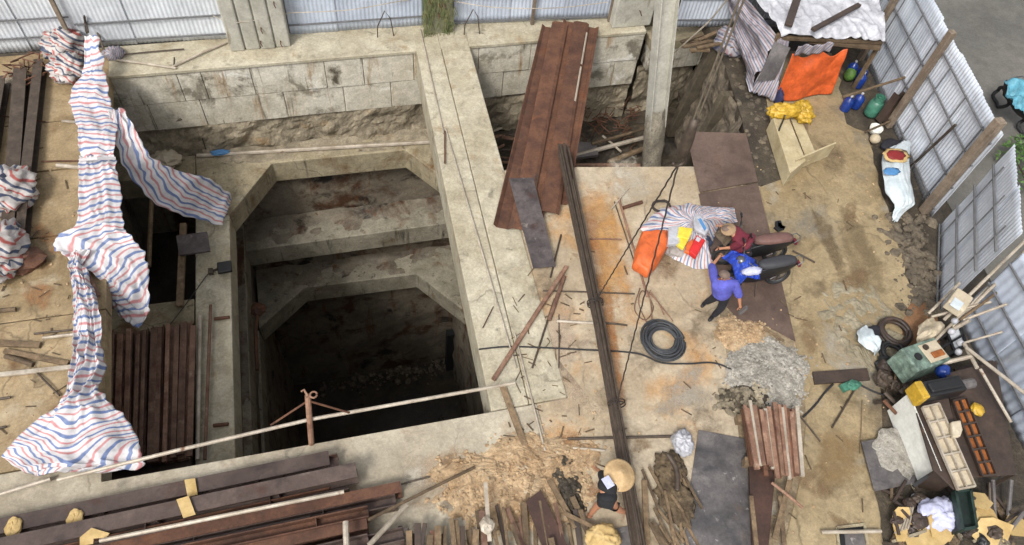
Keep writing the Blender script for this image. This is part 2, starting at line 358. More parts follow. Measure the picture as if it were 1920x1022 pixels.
# right slab
sr = [at(940,320), at(1080,313), at(1305,312), at(1345,560), at(1368,700), at(1384,800), at(1400,1022), at(1380,1420)]
s = MB(); s.prism([(2.905,5.64), (2.905,-20), (7,-20)]+[(p.x, p.y) for p in sr[::-1]]+[(3.56,11.78), (3.55,5.64)], -.5, -.004)
s.obj('concrete_floor', K['slab_right'], kind='structure', bevel=.015)
def film(pts, mat, name, z, sd_, a=.1):
    P_ = [at(*p) for p in pts]; n = len(P_); c_ = sum(P_, V(0,0,0))/n; m = MB()
    def fn(u, v):
        q = (u % 1)*n; i = int(q) % n; f = q-int(q); f = f*f*(3-2*f); e = P_[i].lerp(P_[(i+1) % n], f); e = e+(e-c_)*(.12+a*noise.noise(e*1.5+V(sd_,0,0)))
        p = c_.lerp(e, v); return V(p.x, p.y, z)
    m.grid(fn, 60, 10, lambda u, v: (u, v)); m.obj(name, mat, kind='structure')
def stain_mat(name, c1, c2, lo, hi, sc=2.2, al=.75):
    m, t, b = newmat(name); v = coords(t)
    col = ramp(t, nz_node(t, v, 3, 8, .7), [(.35, c1), (.65, c2)]); f = ramp(t, nz_node(t, coords(t), 17, 6, .8), [(.34, W4(.72)), (.66, W4(1.15))]); col = mix(t, 1.0, col, f, 'MULTIPLY')
    t.links.new(col, b.inputs['Base Color']); b.inputs['Roughness'].default_value = .75
    uv = N(t, 'ShaderNodeUVMap'); sx = N(t, 'ShaderNodeSeparateXYZ'); t.links.new(uv.outputs[0], sx.inputs[0])
    ed = N(t, 'ShaderNodeMapRange'); ed.inputs[1].default_value = .35; ed.inputs[2].default_value = 1; ed.inputs[3].default_value = .1; ed.inputs[4].default_value = -.3; t.links.new(sx.outputs[1], ed.inputs[0])
    ad = N(t, 'ShaderNodeMath', operation='ADD'); t.links.new(nz_node(t, v, sc, 9, .75, .5), ad.inputs[0]); t.links.new(ed.outputs[0], ad.inputs[1])
    t.links.new(ramp(t, ad.outputs[0], [(lo-.04, W4(0)), (hi+.1, W4(al))]), b.inputs['Alpha']); return m
film([(1078,318),(1120,316),(1140,420),(1165,640),(1185,800),(1196,900),(1160,880),(1130,660),(1095,450)], stain_mat('rust_stain', c(176,112,58), c(202,140,82), .4, .62), 'rust_stain', .003, 3, .25)
film([(1090,322),(1150,330),(1165,450),(1190,500),(1205,640),(1130,650),(1110,480)], stain_mat('clay_stain', c(206,150,84), c(222,176,116), .42, .6), 'clay_stain', .006, 5, .3)
film([(960,560),(1060,500),(1130,640),(1060,740),(1150,800),(1020,830),(960,700)], stain_mat('pale_stain', c(196,170,144), c(216,196,172), .48, .66), 'clay_stain', .002, 6, .4)
film([(1230,700),(1330,640),(1365,760),(1280,800),(1210,790)], stain_mat('grey_stain', c(168,160,146), c(190,182,166), .46, .64), 'damp_stain', .002, 7, .4)
film([(720,860),(900,800),(960,850),(880,960),(760,1000)], stain_mat('dust_stain', c(196,164,130), c(212,184,152), .46, .62), 'dust_stain', .004, 8, .4)
film([(1560,330),(1640,420),(1680,520),(1640,640),(1590,560),(1545,430)], stain_mat('wet_stain', c(120,102,74), c(146,126,94), .46, .62, 1.3), 'wet_stain', .009, 9, .3)
film([(1500,350),(1560,420),(1600,520),(1580,540),(1530,450)], stain_mat('wet_dark_stain', c(112,92,66), c(132,112,82), .46, .6, 1.8), 'wet_stain', .011, 10, .2)
film([(1540,760),(1640,800),(1620,940),(1520,960),(1500,850)], stain_mat('mud_stain', c(140,112,72), c(164,136,94), .46, .62, 1.3), 'wet_stain', .009, 11, .3)
# strip between right slab and path: steel plates and gravel lie on it
s = MB(); s.prism([(p.x, p.y) for p in (at(1306,345), at(1425,345), at(1500,680), at(1512,780), at(1500,900), at(1470,1022), at(1400,1300), at(1350,1300), at(1385,800))], -.5, -.015)
s.obj('dirt_strip', K['strip'], kind='structure')
# yard path
pl = [(1440,205),(1452,262),(1482,330),(1425,350),(1462,520),(1500,680),(1512,780),(1500,900),(1470,1022),(1400,1330)]
pr = [(1480,1330),(1655,1100),(1660,1022),(1640,900),(1660,790),(1640,690),(1700,610),(1714,560),(1690,480),(1668,400),(1648,345),(1627,250),(1588,232),(1572,150),(1560,100)]
def wob(pts, n, a, sd):
    out = []
    for i in range(len(pts)-1):
        p, q = at(*pts[i]), at(*pts[i+1])
        for k in range(n):
            r_ = p.lerp(q, k/n); o_ = (q-p).normalized().cross(V(0,0,1))*a*noise.noise(r_*2.3+V(sd,0,0)); out.append(r_+o_)
    return out+[at(*pts[-1])]
pp = [at(x, y) for x, y in pl]+wob(pr, 5, .14, 4)+[at(1480,95), at(1425,110)]
s = MB(); s.prism([(p.x, p.y) for p in pp], -.3, .006); s.obj('concrete_path', K['path'], kind='structure', bevel=.02)
# earth shoulder between the right bay and the path
s = MB(); s.prism([(8.9,10.55), (9.86,10.3), (12.3,10.2), (12.6,17.4), (11.0,17.4), (10.8,15.2), (10.35,12.6), (9.95,11.2), (8.9,11.2)], -.4, -.008)
s.obj('earth_bank', K['soil'], kind='structure')
s = MB(); s.prism([(p.x, p.y) for p in wob([(1690,600),(1712,565),(1762,572),(1758,640),(1735,690),(1690,690)], 4, .1, 2)], -.2, .012)
s.obj('clay_patch', K['clay'], kind='structure', bevel=.02)

# ------------------------------------------------------------------ the pit
FZ = -18.0
s = MB(); s.grid(lambda u, v: V(-8+12*u, 5+13*v, FZ+.08*fbm((12*u,13*v,0), .5)), 30, 30); s.obj('pit_floor', K['mud'], kind='structure', smooth=True)
s = MB(); s.grid(lambda u, v: V(-8+4.2*u, 5+12*v, -6.6+.15*fbm((5*u,13*v,3), .9)), 16, 30); s.obj('bay_floor', K['mud'], kind='structure', smooth=True)
def rb(u, v): return V(3.35+8.2*u, 10.2+6.9*v, -3.45+.35*fbm((8*u,7*v,1), .6)+.12*fbm((8*u,7*v,5), 2.5))
s = MB(); s.grid(rb, 50, 45); s.obj('bay_floor', K['soil'], kind='structure', smooth=False)

def rough_wall(mb, p0, p1, z0, z1, amp, seed, nrm, step=.16):
    p0, p1, nrm = Vector(p0), Vector(p1), Vector(nrm); L = (p1-p0).length
    nu = max(2, int(L/step)); nv = max(2, int((z1-z0)/step))
    def fn(u, v):
        p = p0.lerp(p1, u); p = V(p.x, p.y, z0+(z1-z0)*v)
        k = amp*(fbm(p+V(seed,0,0), 1.3, 5)+.5*abs(nz(p+V(0,seed,0), 3.1)))
        return p+nrm*k
    mb.grid(fn, nu, nv)
def block_row(mb, x0, x1, y, z0, z1, wlist, thick=.5, seed=0):
    random.seed(seed); x = x0; i = 0
    while x < x1-.05:
        wd = min(wlist[i % len(wlist)]*random.uniform(.92,1.08), x1-x)
        mb.box((x+wd/2, y+thick/2+random.uniform(-.012,.016), (z0+z1)/2), (wd-.012, thick, (z1-z0)-.01)); x += wd; i += 1
def retaining(name, label, x0, x1, seed, blocks=True):
    t = thing(name, label, 'retaining wall', ((x0+x1)/2, 16.7, -3.3))
    m = MB(); block_row(m, x0, x1, 16.5, -1.08, -.12, [1.1,1.5,.6,1.3,1.9], seed=seed); block_row(m, x0, x1, 16.53, -2.05, -1.09, [1.7,1.3,2.4], seed=seed+1)
    m.obj('block_courses', K['block'], t, bevel=.018)
    m = MB(); m.box(((x0+x1)/2, 17.0, -1.2), (x1-x0, .7, 1.75)); m.obj('mortar_core', K['mortar'], t)
    m = MB(); rough_wall(m, (x0,16.62,0), (x1,16.62,0), -3.5, -2.0, .16, seed, (0,-1,0), .09); m.obj('rough_stone_face', K['stonew'], t)
    m = MB(); m.box(((x0+x1)/2, 17.05, -.055), (x1-x0, 1.18, .11)); m.obj('coping', K['beam'], t, bevel=.02)
    return t
retaining('retaining_wall', 'pale block retaining wall behind the deep pit, streaked with dark drips, left of the central beam', -6.8, 2.9, 11)
retaining('retaining_wall', 'grey block retaining wall behind the leaning rust-brown sheet piles', 2.92, 8.95, 21)
# wall of the bay near the shack
t = thing('retaining_wall', 'low stained wall over the dark opening beside the tarp shack', 'retaining wall', (10, 16.6, -3.3))
m = MB(); block_row(m, 9.25, 11.05, 16.45, -1.5, -.75, [.5,.42,.45,.4], seed=4); m.obj('block_courses', K['block'], t, bevel=.05)
m = MB(); m.box((10.15, 16.85, -.55), (1.9, .9, .3)); m.obj('coping', K['waler'], t, bevel=.02)
m = MB(); rough_wall(m, (9.1,16.7,0), (11.1,16.7,0), -3.6, -1.5, .18, 5, (0,-1,0), .1); m.obj('rough_stone_face', K['stonew'], t)
m = MB(); m.box((10.15, 17.3, -1.8), (1.9, .3, 3.5)); m.obj('mortar_core', K['mortar'], t)
# side wall of that bay, rough earth with concrete ribs
t = thing('earth_wall', 'crumbling earth side wall with concrete ribs beside the cream bench', 'earth wall', (10.5, 13, -3.4))
m = MB()
def ew(u, v):
    y = 10.6+6*u; x = 9.75+(y-10.6)*.23; z = -3.6+3.6*v
    k = .25*fbm((y, z, 2), .9)+.12*nz((y, z, 9), 3); return V(x-.35*(1-v)+k, y, z)
m.grid(ew, 48, 30); m.obj('earth_face', K['rubble'], t)
m = MB()
for y, wd in ((15.5,.5), (13.6,.4)):
    x = 9.75+(y-10.6)*.23; m.beam(V(x-.5, y, -3.5), V(x-.05, y+.05, -.03), wd, .22, (0,1,0))
m.obj('rib', K['mortar'], t, bevel=.03)
# remaining pit walls (earth between the rings)
t = thing('pit_wall', 'dark stained wall at the back of the deep pit, between the concrete rings', 'pit wall', (0, 16.4, FZ))
for z0, z1, y, sd_ in ((-6.4,-3.9,16.45,1), (-9.2,-7.0,16.3,2), (FZ,-9.6,16.15,3)):
    m = MB(); rough_wall(m, (-7,y,0), (3.5,y,0), z0, z1, .035, sd_*9, (0,-1,0), .2); m.obj('wall_lift', K['pit'], t)
t = thing('pit_wall', 'dark wall of the deep pit under the central beam', 'pit wall', (3.3, 10, FZ))
m = MB(); rough_wall(m, (3.3,17,0), (3.3,5,0), FZ, -.5, .08, 40, (-1,0,0), .25); m.obj('wall_face', K['pit'], t)
t = thing('pit_wall', 'dark wall of the deep pit under the near slab edge', 'pit wall', (-1, 5.4, FZ))
m = MB(); rough_wall(m, (-7,5.3,0), (3.4,5.3,0), FZ, -.3, .06, 50, (0,1,0), .25); m.obj('wall_face', K['pit'], t)
t = thing('pit_wall', 'dark wall under the left floor panels beside the narrow bay', 'pit wall', (-6.8, 11, -7))
m = MB(); rough_wall(m, (-6.75,5,0), (-6.75,17,0), -7, -.2, .08, 60, (1,0,0), .25); m.obj('wall_face', K['pit'], t)
t = thing('pit_wall', 'dark dividing wall below the narrow middle beam', 'pit wall', (-4.1, 11, FZ))
m = MB(); rough_wall(m, (-3.95,5,0), (-3.95,17,0), FZ, -3.95, .06, 70, (1,0,0), .25); m.obj('wall_face', K['pit'], t)
m = MB(); rough_wall(m, (-4.35,17,0), (-4.35,5,0), -6.8, -3.95, .06, 77, (-1,0,0), .25); m.obj('wall_face', K['pit'], t)

# rings
t = thing('ring_beam', 'uppermost concrete ring of the deep pit, with chamfered corner braces', 'ring beam', (0, 16, -4.05))
z1, z0 = -3.2, -4.02
m = MB(); m.prism([(-4.4,16.62), (-4.4,14.2), (-3.5,14.15), (-2.27,15.92), (1.66,15.86), (2.72,14.4), (3.35,14.4), (3.35,16.62)], z0, z1); m.obj('waler', K['waler'], t, bevel=.03)
m = MB(); m.prism([(-6.7,16.6), (-6.7,15.9), (-4.42,15.8), (-4.42,16.6)], z0, z1-.02); m.obj('waler', K['waler'], t, bevel=.03)
m = MB(); m.prism([(-4.4,14.18), (-4.36,5.4), (-3.5,5.4), (-3.5,14.13)], z0, z1+.03); m.obj('middle_beam', K['beam'], t, bevel=.03)
m = MB(); m.prism([(-6.7,11.55), (-6.7,10.65), (-4.42,10.75), (-4.42,11.5)], z0, z1+.01); m.obj('cross_beam', K['waler'], t, bevel=.03)
t = thing('ring_beam', 'second concrete ring down in the deep pit, straight at the back', 'ring beam', (0, 15.5, -7.2))
m = MB(); m.prism([(-3.7,16.35), (-3.7,15.2), (3.3,15.25), (3.3,16.35)], -7.15, -6.3); m.obj('waler', K['waler2'], t, bevel=.03)
m = MB(); m.prism([(-4.1,16.3), (-4.1,5.4), (-3.7,5.4), (-3.7,16.3)], -7.15, -6.28); m.obj('waler', K['waler2'], t, bevel=.03)
t = thing('ring_beam', 'lowest concrete ring deep in the pit, with two corner braces', 'ring beam', (0, 15.5, -9.9))
m = MB(); m.prism([(-3.85,16.3), (-3.85,13.9), (-2.25,15.29), (1.73,15.2), (3.2,13.3), (3.3,13.3), (3.3,16.3)], -9.9, -9.0); m.obj('waler', K['waler2'], t, bevel=.03)
m = MB(); m.prism([(-4.1,13.85), (-4.1,5.4), (-3.85,5.4), (-3.85,13.85)], -9.9, -9.02); m.obj('waler', K['waler2'], t, bevel=.03)
def sediment(t, x0, x1, y0, y1, z, mat, sd_):
    m = MB(); m.grid(lambda u, v: V(x0+(x1-x0)*u, y0+(y1-y0)*v, z-.05+.13*v+.09*fbm(((x1-x0)*u, (y1-y0)*v*1.5, sd_), 1.3)), 60, 14); m.obj('sediment', mat, t, smooth=True)
for o_ in [o for o in bpy.data.objects if o.name.startswith('ring_beam')]:
    l_ = o_['label']
    if 'second' in l_: sediment(o_, -3.7, 3.3, 15.28, 16.4, -6.3, K['pit'], 3); sediment(o_, -4.08, -3.72, 6, 16, -6.28, K['pit'], 7)
    elif 'lowest' in l_: sediment(o_, -3.85, 3.2, 15.3, 16.3, -9.0, K['pit'], 5)
    else: sediment(o_, -4.4, 3.3, 15.95, 16.62, -3.2, K['stonew'], 9)
# central beam (two planks with a joint between them)
t = thing('concrete_beam', 'long pale concrete beam bridging the pit from the mossy column to the near floor', 'beam', (2.7, 11, -1.15))
m = MB(); m.prism([(2.2,17.6), (2.88,17.6), (2.745,5.66), (1.98,5.66)], -1.15, .012); m.obj('beam_half', K['beam'], t, bevel=.025)
m = MB(); m.prism([(2.892,17.6), (3.68,17.6), (3.54,5.66), (2.757,5.66)], -1.15, .02); m.obj('beam_half', K['beam'], t, bevel=.025)

# ------------------------------------------------------------------ back columns, king post
def column(lab, x0, x1, y0, y1, h, mat, grooves):
    t = thing('concrete_column', lab, 'column', ((x0+x1)/2, (y0+y1)/2, 0))
    m = MB()
    if grooves:
        n = grooves; wd = (x1-x0)/n
        for i in range(n): m.box((x0+wd*(i+.5), (y0+y1)/2+.02*(i % 2), h/2), (wd-.03, y1-y0, h))
        m.box(((x0+x1)/2, (y0+y1)/2+.05, h/2), (x1-x0-.04, y1-y0-.06, h-.02))
    else: m.box(((x0+x1)/2, (y0+y1)/2, h/2), (x1-x0, y1-y0, h))
    m.obj('shaft', mat, t, bevel=.04)
    m = MB(); random.seed(int(x0*10)+50)
    for k in range(4):
        px = random.uniform(x0+.1, x1-.1); z = random.uniform(.1, 1.5); m.tube([V(px,y0+.1,z), V(px,y0-.1,z), V(px+.03,y0-.14,z-.08)], .015, 5)
    m.obj('starter_bar', K['rust'], t); return t
a, b = at(432,98), at(547,96); column('wide pale concrete column with four vertical seams on the back coping', a.x, b.x, a.y, a.y+.6, 4, K['column'], 4)
a, b = at(797,66), at(850,64); column('green mossy concrete column at the far end of the central beam', a.x, b.x, a.y, a.y+.5, 4, K['moss'], 0)
a, b = at(1148,54), at(1222,54); column('blotched square concrete column behind the tall pale king post', a.x, b.x, a.y, a.y+.6, 4, K['column'], 0)
kp = at(1218,345,-3.5)
t = thing('king_post', 'tall pale steel king post rising out of a rough round pile in the right bay', 'post', (kp.x, kp.y, -3.4))
kB, kT = at(1218,345,-3.5), at(1252,-10,2.6); kd = (kT-kB).normalized(); kJ = kB+kd*((at(1236,190,-.75)-kB).length*.98)
m = MB()
def pilef(u, v):
    a = 2*math.pi*u; p = kB.lerp(kJ, v*1.02); k = (.30+.05*fbm((math.cos(a)*2, math.sin(a)*2, p.z*1.5), 1.2))*(1-.25*max(0, v-.8)*5)
    return p+V(k*math.cos(a), k*math.sin(a), 0)
m.grid(pilef, 24, 30); m.obj('pile', K['pile'], t, smooth=True)
m = MB(); w_, h_, f_ = .36, .50, .03
prof = [(-w_/2,-h_/2),(w_/2,-h_/2),(w_/2,-h_/2+f_),(.02,-h_/2+f_),(.02,h_/2-f_),(w_/2,h_/2-f_),(w_/2,h_/2),(-w_/2,h_/2),(-w_/2,h_/2-f_),(-.02,h_/2-f_),(-.02,-h_/2+f_),(-w_/2,-h_/2+f_)]
m.extr(prof, kJ-kd*.6, kJ+kd*6.5, (1,.1,0)); m.obj('steel_shaft', K['column'], t, bevel=.008)

# ------------------------------------------------------------------ corrugated fences
def corr_sheet(m, p0, p1, z0, z1, pitch=.12, amp=.008):
    p0, p1 = Vector(p0), Vector(p1); L = (p1-p0).length; d = (p1-p0)/L; n = V(d.y, -d.x, 0); nu = int(L/pitch*6)
    def fn(u, v):
        b_ = V(*(p0+d*L*u)); return b_+n*(amp*math.sin(2*math.pi*L*u/pitch)+.02*noise.noise(V(b_.x*1.6, b_.y*1.6, v*3))+.012*noise.noise(V(b_.x*4, b_.y*4, v*6)))+V(0,0,z0+(z1-z0)*v+.015*noise.noise(V(b_.x*.8, b_.y*.8, 3)))
    m.grid(fn, nu, 14)
def fence(label, p0, p1, h, mat, rails, npan, posts=(), side=1, group=None, pitch=.11, studs=0, jag=0):
    p0, p1 = Vector(p0), Vector(p1); p0.z = p1.z = 0; L = (p1-p0).length; d = (p1-p0)/L; n = V(d.y, -d.x, 0)*side
    t = thing('corrugated_fence', label, 'fence', (p0+p1)/2, group); random.seed(int(L*100))
    for k in range(npan):
        a, b = p0+d*L*k/npan, p0+d*(L*(k+1)/npan+.06)
        m = MB(); off = n*(-.025*(k % 2)); corr_sheet(m, a+off, b+off, .02, h+random.uniform(-jag, jag), pitch); m.obj('sheet', mat, t, smooth=True, solid=.004)
    for z in rails:
        m = MB(); m.beam(p0+n*.05+V(0,0,z), p1+n*.05+V(0,0,z+random.uniform(-.04,.04)), .035, .035); m.obj('rail', K['rail'], t)
    for k in range(studs):
        q = p0+d*L*(k+.5)/studs; m = MB(); m.beam(q+n*.045+V(0,0,.02), q+n*.045+V(0,0,h-.35), .024, .024); m.obj('stud', K['rail'], t)
    for q, wd in posts:
        pp_ = p0+d*L*q; m = MB(); m.beam(pp_+n*.14+V(0,0,0), pp_+n*.14+V(0,0,h+.2), wd, wd); m.obj('post', K['postwood'], t, bevel=.01)
    return t
def gp(px, py): return at(px, py)
fence('pale corrugated sheet fence behind the left floor, at the top left corner', gp(-260,118), gp(158,90), 3.2, K['zinc'], (.45, 1.0, 2.0), 4, ((.97,.1),))
fence('pale corrugated sheet fence between the striped cloth and the wide concrete column', gp(162,89), gp(432,72), 3.2, K['zinc'], (.2, .75, 1.7), 3)
fence('bluish corrugated sheet fence between the wide column and the mossy column', gp(545,66), gp(797,48), 3.2, K['zinc_d'], (.35, 1.3), 3)
fence('bluish corrugated sheet fence behind the top of the leaning sheet piles', gp(850,46), gp(1148,34), 3.2, K['zinc_d'], (.12, .9), 3, ((.48,.09), (.97,.09)))
fence('grey corrugated sheet fence behind the bay beside the tarp shack', gp(1262,52), gp(1480,48), 3.2, K['zinc_r'], (.3, 1.0), 2)
fence('long corrugated sheet fence with dark rails between the shack and the street', (15.75,17.6,0), gp(1745,405), 2.9, K['zinc_r'], (.25, 1.05, 1.8, 2.5), 7, ((.36,.15), (.66,.16), (.985,.2)), studs=9, jag=.03)
fence('shorter corrugated sheet fence with white rails right of the rubble strip', gp(1763,424), gp(1758,580), 2.9, K['zinc_r'], (.05, .8, 1.5, 2.2), 2, (), studs=3, jag=.03)
fence('dull corrugated sheet fence beside the workbench at the right edge', gp(1785,598)+V(.15,.1,0), gp(1905,905)+V(.5,0,0), 2.4, K['zinc_d'], (.6, 1.3, 2.0), 3, (), pitch=.2, jag=.05)

# ================================================================== STEEL
def ibeam_prof(h, b, tf, tw):
    return [(-b/2,-h/2),(b/2,-h/2),(b/2,-h/2+tf),(tw/2,-h/2+tf),(tw/2,h/2-tf),(b/2,h/2-tf),(b/2,h/2),(-b/2,h/2),(-b/2,h/2-tf),(-tw/2,h/2-tf),(-tw/2,-h/2+tf),(-b/2,-h/2+tf)]
def chan_prof(w_, h, t):
    return [(-w_/2,0),(-w_/2,h),(-w_/2+t,h),(-w_/2+t,t),(w_/2-t,t),(w_/2-t,h),(w_/2,h),(w_/2,0)]
# H-beams piled in the near left corner: (right end px, py, z of the top, b)
G_H = 'steel H-beams piled in the near left corner'
hb = [((617,858),.36,.30,'uppermost H-beam of the near-left pile, its end level with the rusty railing post'),
      ((668,880),.62,.30,'H-beam second from the pit edge, carrying a folded yellow card'),
      ((652,905),.42,.26,'H-beam behind the loose white pipe in the near-left pile'),
      ((752,912),.40,.22,'H-beam with pale scraped top edge that sticks out farthest right of the pile'),
      ((742,936),.34,.24,'H-beam just below the farthest-projecting one of the near-left pile'),
      ((690,958),.58,.22,'short brown H-beam end stepped back in the near-left pile'),
      ((688,980),.52,.22,'H-beam with rust-orange side in the lower part of the near-left pile'),
      ((756,1000),.40,.26,'H-beam ending beside the upright timber offcuts at the bottom edge'),
      ((690,1012),.62,.24,'pale grey H-beam at the bottom of the picture in the near-left pile'),
      ((700,1046),.5,.28,'lowest H-beam of the near-left pile, cut by the bottom edge')]
random.seed(5)
for i, (q, z, b, lab) in enumerate(hb):
    p1 = at(q[0], q[1], z); d = V(-.9997, -.02-.012*random.uniform(-1,1), 0)
    h = .34; p1 = p1-V(0,0,h/2); m = MB(); L = 9.5 if i < 2 else random.uniform(8, 11)
    b *= .9; pf = ibeam_prof(h, b, .022, .016)
    if i in (2,4,5,7,8): pf = [(y_, x_) for x_, y_ in ibeam_prof(b, h, .022, .016)]
    m.extr(pf, p1, p1+d*L)
    for k in (1.1, 3.6, 6.2):   # stiffener plates
        s_ = p1+d*(k+random.uniform(-.3,.3)); m.box(s_, (.012, b*.96, h-.05))
    m.obj('steel_beam', K['hbeam'] if i not in (3,5,6) else K['rust'], None, lab, 'steel beam', G_H)
for k in range(9):
    m = MB(); y = 5.15-.42*k+random.uniform(-.06,.06); z = .36+.02*(k % 2); x1 = -1.25+random.uniform(-.25,.5)-.05*k
    m.extr([(y_, x_) for x_, y_ in ibeam_prof(.3, .3, .02, .016)], (x1, y, z-.15), (x1-random.uniform(8,10), y-.12-random.uniform(0,.2), z-.15))
    m.obj('steel_beam', K['rust' if k % 2 else 'hbeam'], None, 'lower-layer H-beam glimpsed between the upper ones of the near-left pile', 'steel beam', G_H)
# timber sleepers under the pile
for x in (-2.0, -4.6):
    m = MB(); m.beam((x, 5.15, .09), (x+.1, 1.2, .09), .14, .17); m.obj('timber_sleeper', K['wood'], None, 'timber sleeper crosswise under the near-left pile of H-beams', 'sleeper', 'sleepers under the H-beams')
# leaning sheet piles
G_S = 'rust-brown sheet piles leaning over the right bay'
sp = [((1030,52),(942,428),'leftmost rust-brown sheet pile over the bay'),
      ((1050,44),(972,432),'sheet pile second from the left over the bay, bright rust along one lip'),
      ((1070,42),(1000,415),'rust-brown sheet pile in the middle of the leaning bundle'),
      ((1090,44),(1030,400),'sheet pile second from the right over the bay'),
      ((1108,52),(1048,382),'rightmost rust-brown sheet pile over the bay, with a pale pipe in its trough')]
for i, (a, b, lab) in enumerate(sp):
    p0, p1 = at(*a, .12+.1*(i % 2)), at(*b, .09+.1*(i % 2)); m = MB()
    m.extr([(-.21,.0),(-.13,-.1+.14),(.13,.04+.0),(.21,0),(.225,.018),(.14,.06),(-.14,.06),(-.225,.018)] if i % 2 else [(-.22,.08),(-.2,.085),(-.12,.015),(.12,.015),(.2,.085),(.22,.08),(.14,-.005),(-.14,-.005)], p0, p1)
    m.obj('sheet_pile', K['rust'], None, lab, 'sheet pile', G_S)
a, b = at(1100,62,.24), at(1078,190,.24); m = MB(); m.tube([a, a.lerp(b,.48)], .03, 8); m.tube([a.lerp(b,.52), b], .03, 8); m.obj('pipe', K['pipe'], None, 'pale short pipe lying in the trough of the rightmost sheet pile', 'pipe')
# steel plates: px outline, z, material, label
def plate(pts, z, mat, name, lab, cat='steel plate', th=.02, sag=0):
    pts = [at(x, y, z) for x, y in pts]; m = MB(); m.prism([(p.x, p.y) for p in pts], z-th, z); return m.obj(name, mat, None, lab, cat, bevel=.004)
plate([(954,334),(1000,333),(1042,499),(1000,503)], .27, K['dplate'], 'steel_plate', 'narrow dark scaly steel plate lying across the lower end of the sheet piles')
plate([(1286,246),(1399,250),(1421,340),(1312,360)], .05, K['plate'], 'steel_plate', 'brown square steel plate bridging the gap beside the king post')
plate([(1310,363),(1421,343),(1452,470),(1492,640),(1440,612),(1385,600),(1350,560)], .012, K['plate'], 'steel_plate', 'long brown steel plate under the two parked motorbikes')
plate([(1310,806),(1396,822),(1404,920),(1412,1060),(1278,1060),(1296,900)], .03, K['gplate'], 'steel_plate', 'large scratched grey steel plate at the bottom edge beside the bar stack', th=.024)
plate([(1146,992),(1188,984),(1212,1060),(1146,1060)], .03, K['gplate'], 'steel_plate', 'small dark grey plate at the bottom edge below the bending worker')
plate([(1615,828),(1700,812),(1722,905),(1640,921)], .12, K['gplate'], 'steel_plate', 'grey steel plate smeared with cement, leaning by the white side of the workbench', th=.03)
q_ = at(1683,848,.13); m = MB(); m.blob(q_, (.42,.42,.012), 8, .9, 1.6, 30, 6); m.obj('cement_smear', K['gravel'], None, 'cement smear dried on the grey plate by the workbench', 'cement')
plate([(1524,697),(1626,690),(1632,712),(1528,720)], .06, K['dbrown'], 'scaffold_plank', 'dark brown ribbed plank lying crosswise on the path beside the green hose fitting', 'plank', th=.05)
plate([(986,940),(1014,918),(1075,1045),(1030,1060)], .22, K['ribbed'], 'ribbed_board', 'dark brown ribbed board sticking up at the bottom edge among the timber', 'board', th=.04)
# ridges of the ribbed boards
# hanging bundle of long bars, lifted by two slings
t = thing('bar_bundle', 'long bundle of grey-brown steel bars hanging low in two slings across the right floor', 'bar bundle', at(1135,665,.2))
P0, P1, P2 = at(1056,278,.38), at(1125,610,.34), at(1206,1060,.32)
random.seed(9)
for k in range(14):
    m = MB(); o1 = V(random.uniform(-.11,.11), 0, random.uniform(-.09,.09)); o2 = o1+V(random.uniform(-.03,.03), 0, random.uniform(-.02,.02)); e = random.uniform(-.25,.25)
    m.tube([P0+o1*1.3+(P1-P0).normalized()*(e+.1), P1+o1, P2+o2*1.1], .026, 6); m.obj('bar', K['rod'], t)
for f in ((1116,568),(1156,757)):
    q = at(*f, .34); d = (P2-P0).normalized(); m = MB(); n_ = d.cross(V(0,0,1)).normalized()
    for o_ in (-.03, .03):
        m.tube([q+d*o_+(n_*math.cos(a)+V(0,0,1)*math.sin(a))*.17 for a in [2*math.pi*i/14 for i in range(14)]], .014, 6, closed=True)
    m.obj('sling_loop', K['drope'], t)
m4 = at(1135,665,.2); hk = V(m4.x+.02, m4.y+.05, 6.0)
t = thing('crane_hook', 'crane hook block with its rope and two sling legs above the hanging bar bundle', 'crane hook', (hk.x, hk.y, hk.z))
m = MB(); m.lathe([(0,.75),(.05,.75),(.07,.55),(.085,.4),(.09,.15),(.06,.05),(.03,0),(0,0)], hk, 12); m.obj('hook_block', K['rod'], t, smooth=True)
m = MB(); m.tube([hk+V(0,0,.02)+V(.09*math.sin(a), 0, -.09+.09*math.cos(a)) for a in [i*.35 for i in range(14)]], .025, 8); m.obj('hook', K['rod'], t, smooth=True)
m = MB(); m.tube([hk+V(-.03,0,.7), hk+V(-.03,0,30)], .013, 6); m.tube([hk+V(.03,0,.7), hk+V(.03,0,30)], .013, 6); m.obj('hoist_rope', K['rope'], t)
for f in ((1116,566),(1156,757)):
    m = MB(); a, b = hk+V(0,0,-.12), at(*f, .5); pts = [a.lerp(b, i/60) for i in range(61)]
    m.tube([p+V(.006*math.sin(i*2.1), .006*math.cos(i*2.1), 0) for i, p in enumerate(pts)], .013, 6); m.obj('sling_leg', K['drope'], t)
# taut rope from the bay up to the back wall, hanging rope at the left of the pit
m = MB(); m.tube([at(1250,112,-.2), at(1330,40,1.6), at(1380,-20,3.0)], .022, 6); m.obj('tie_rod', K['pipe'], None, 'thin pale rod slanting up from the bay wall towards the shack', 'rod')
a = at(326,122,.02); m = MB(); m.tube([a+V(0,.3,.0), a, a+V(.04,-.06,-.4)]+[a+V(.05+.02*math.sin(i), -.07, -.8-.5*i) for i in range(9)], .014, 6); m.obj('rope', K['drope'], None, 'dark rope hanging straight down over the back wall of the pit', 'rope')
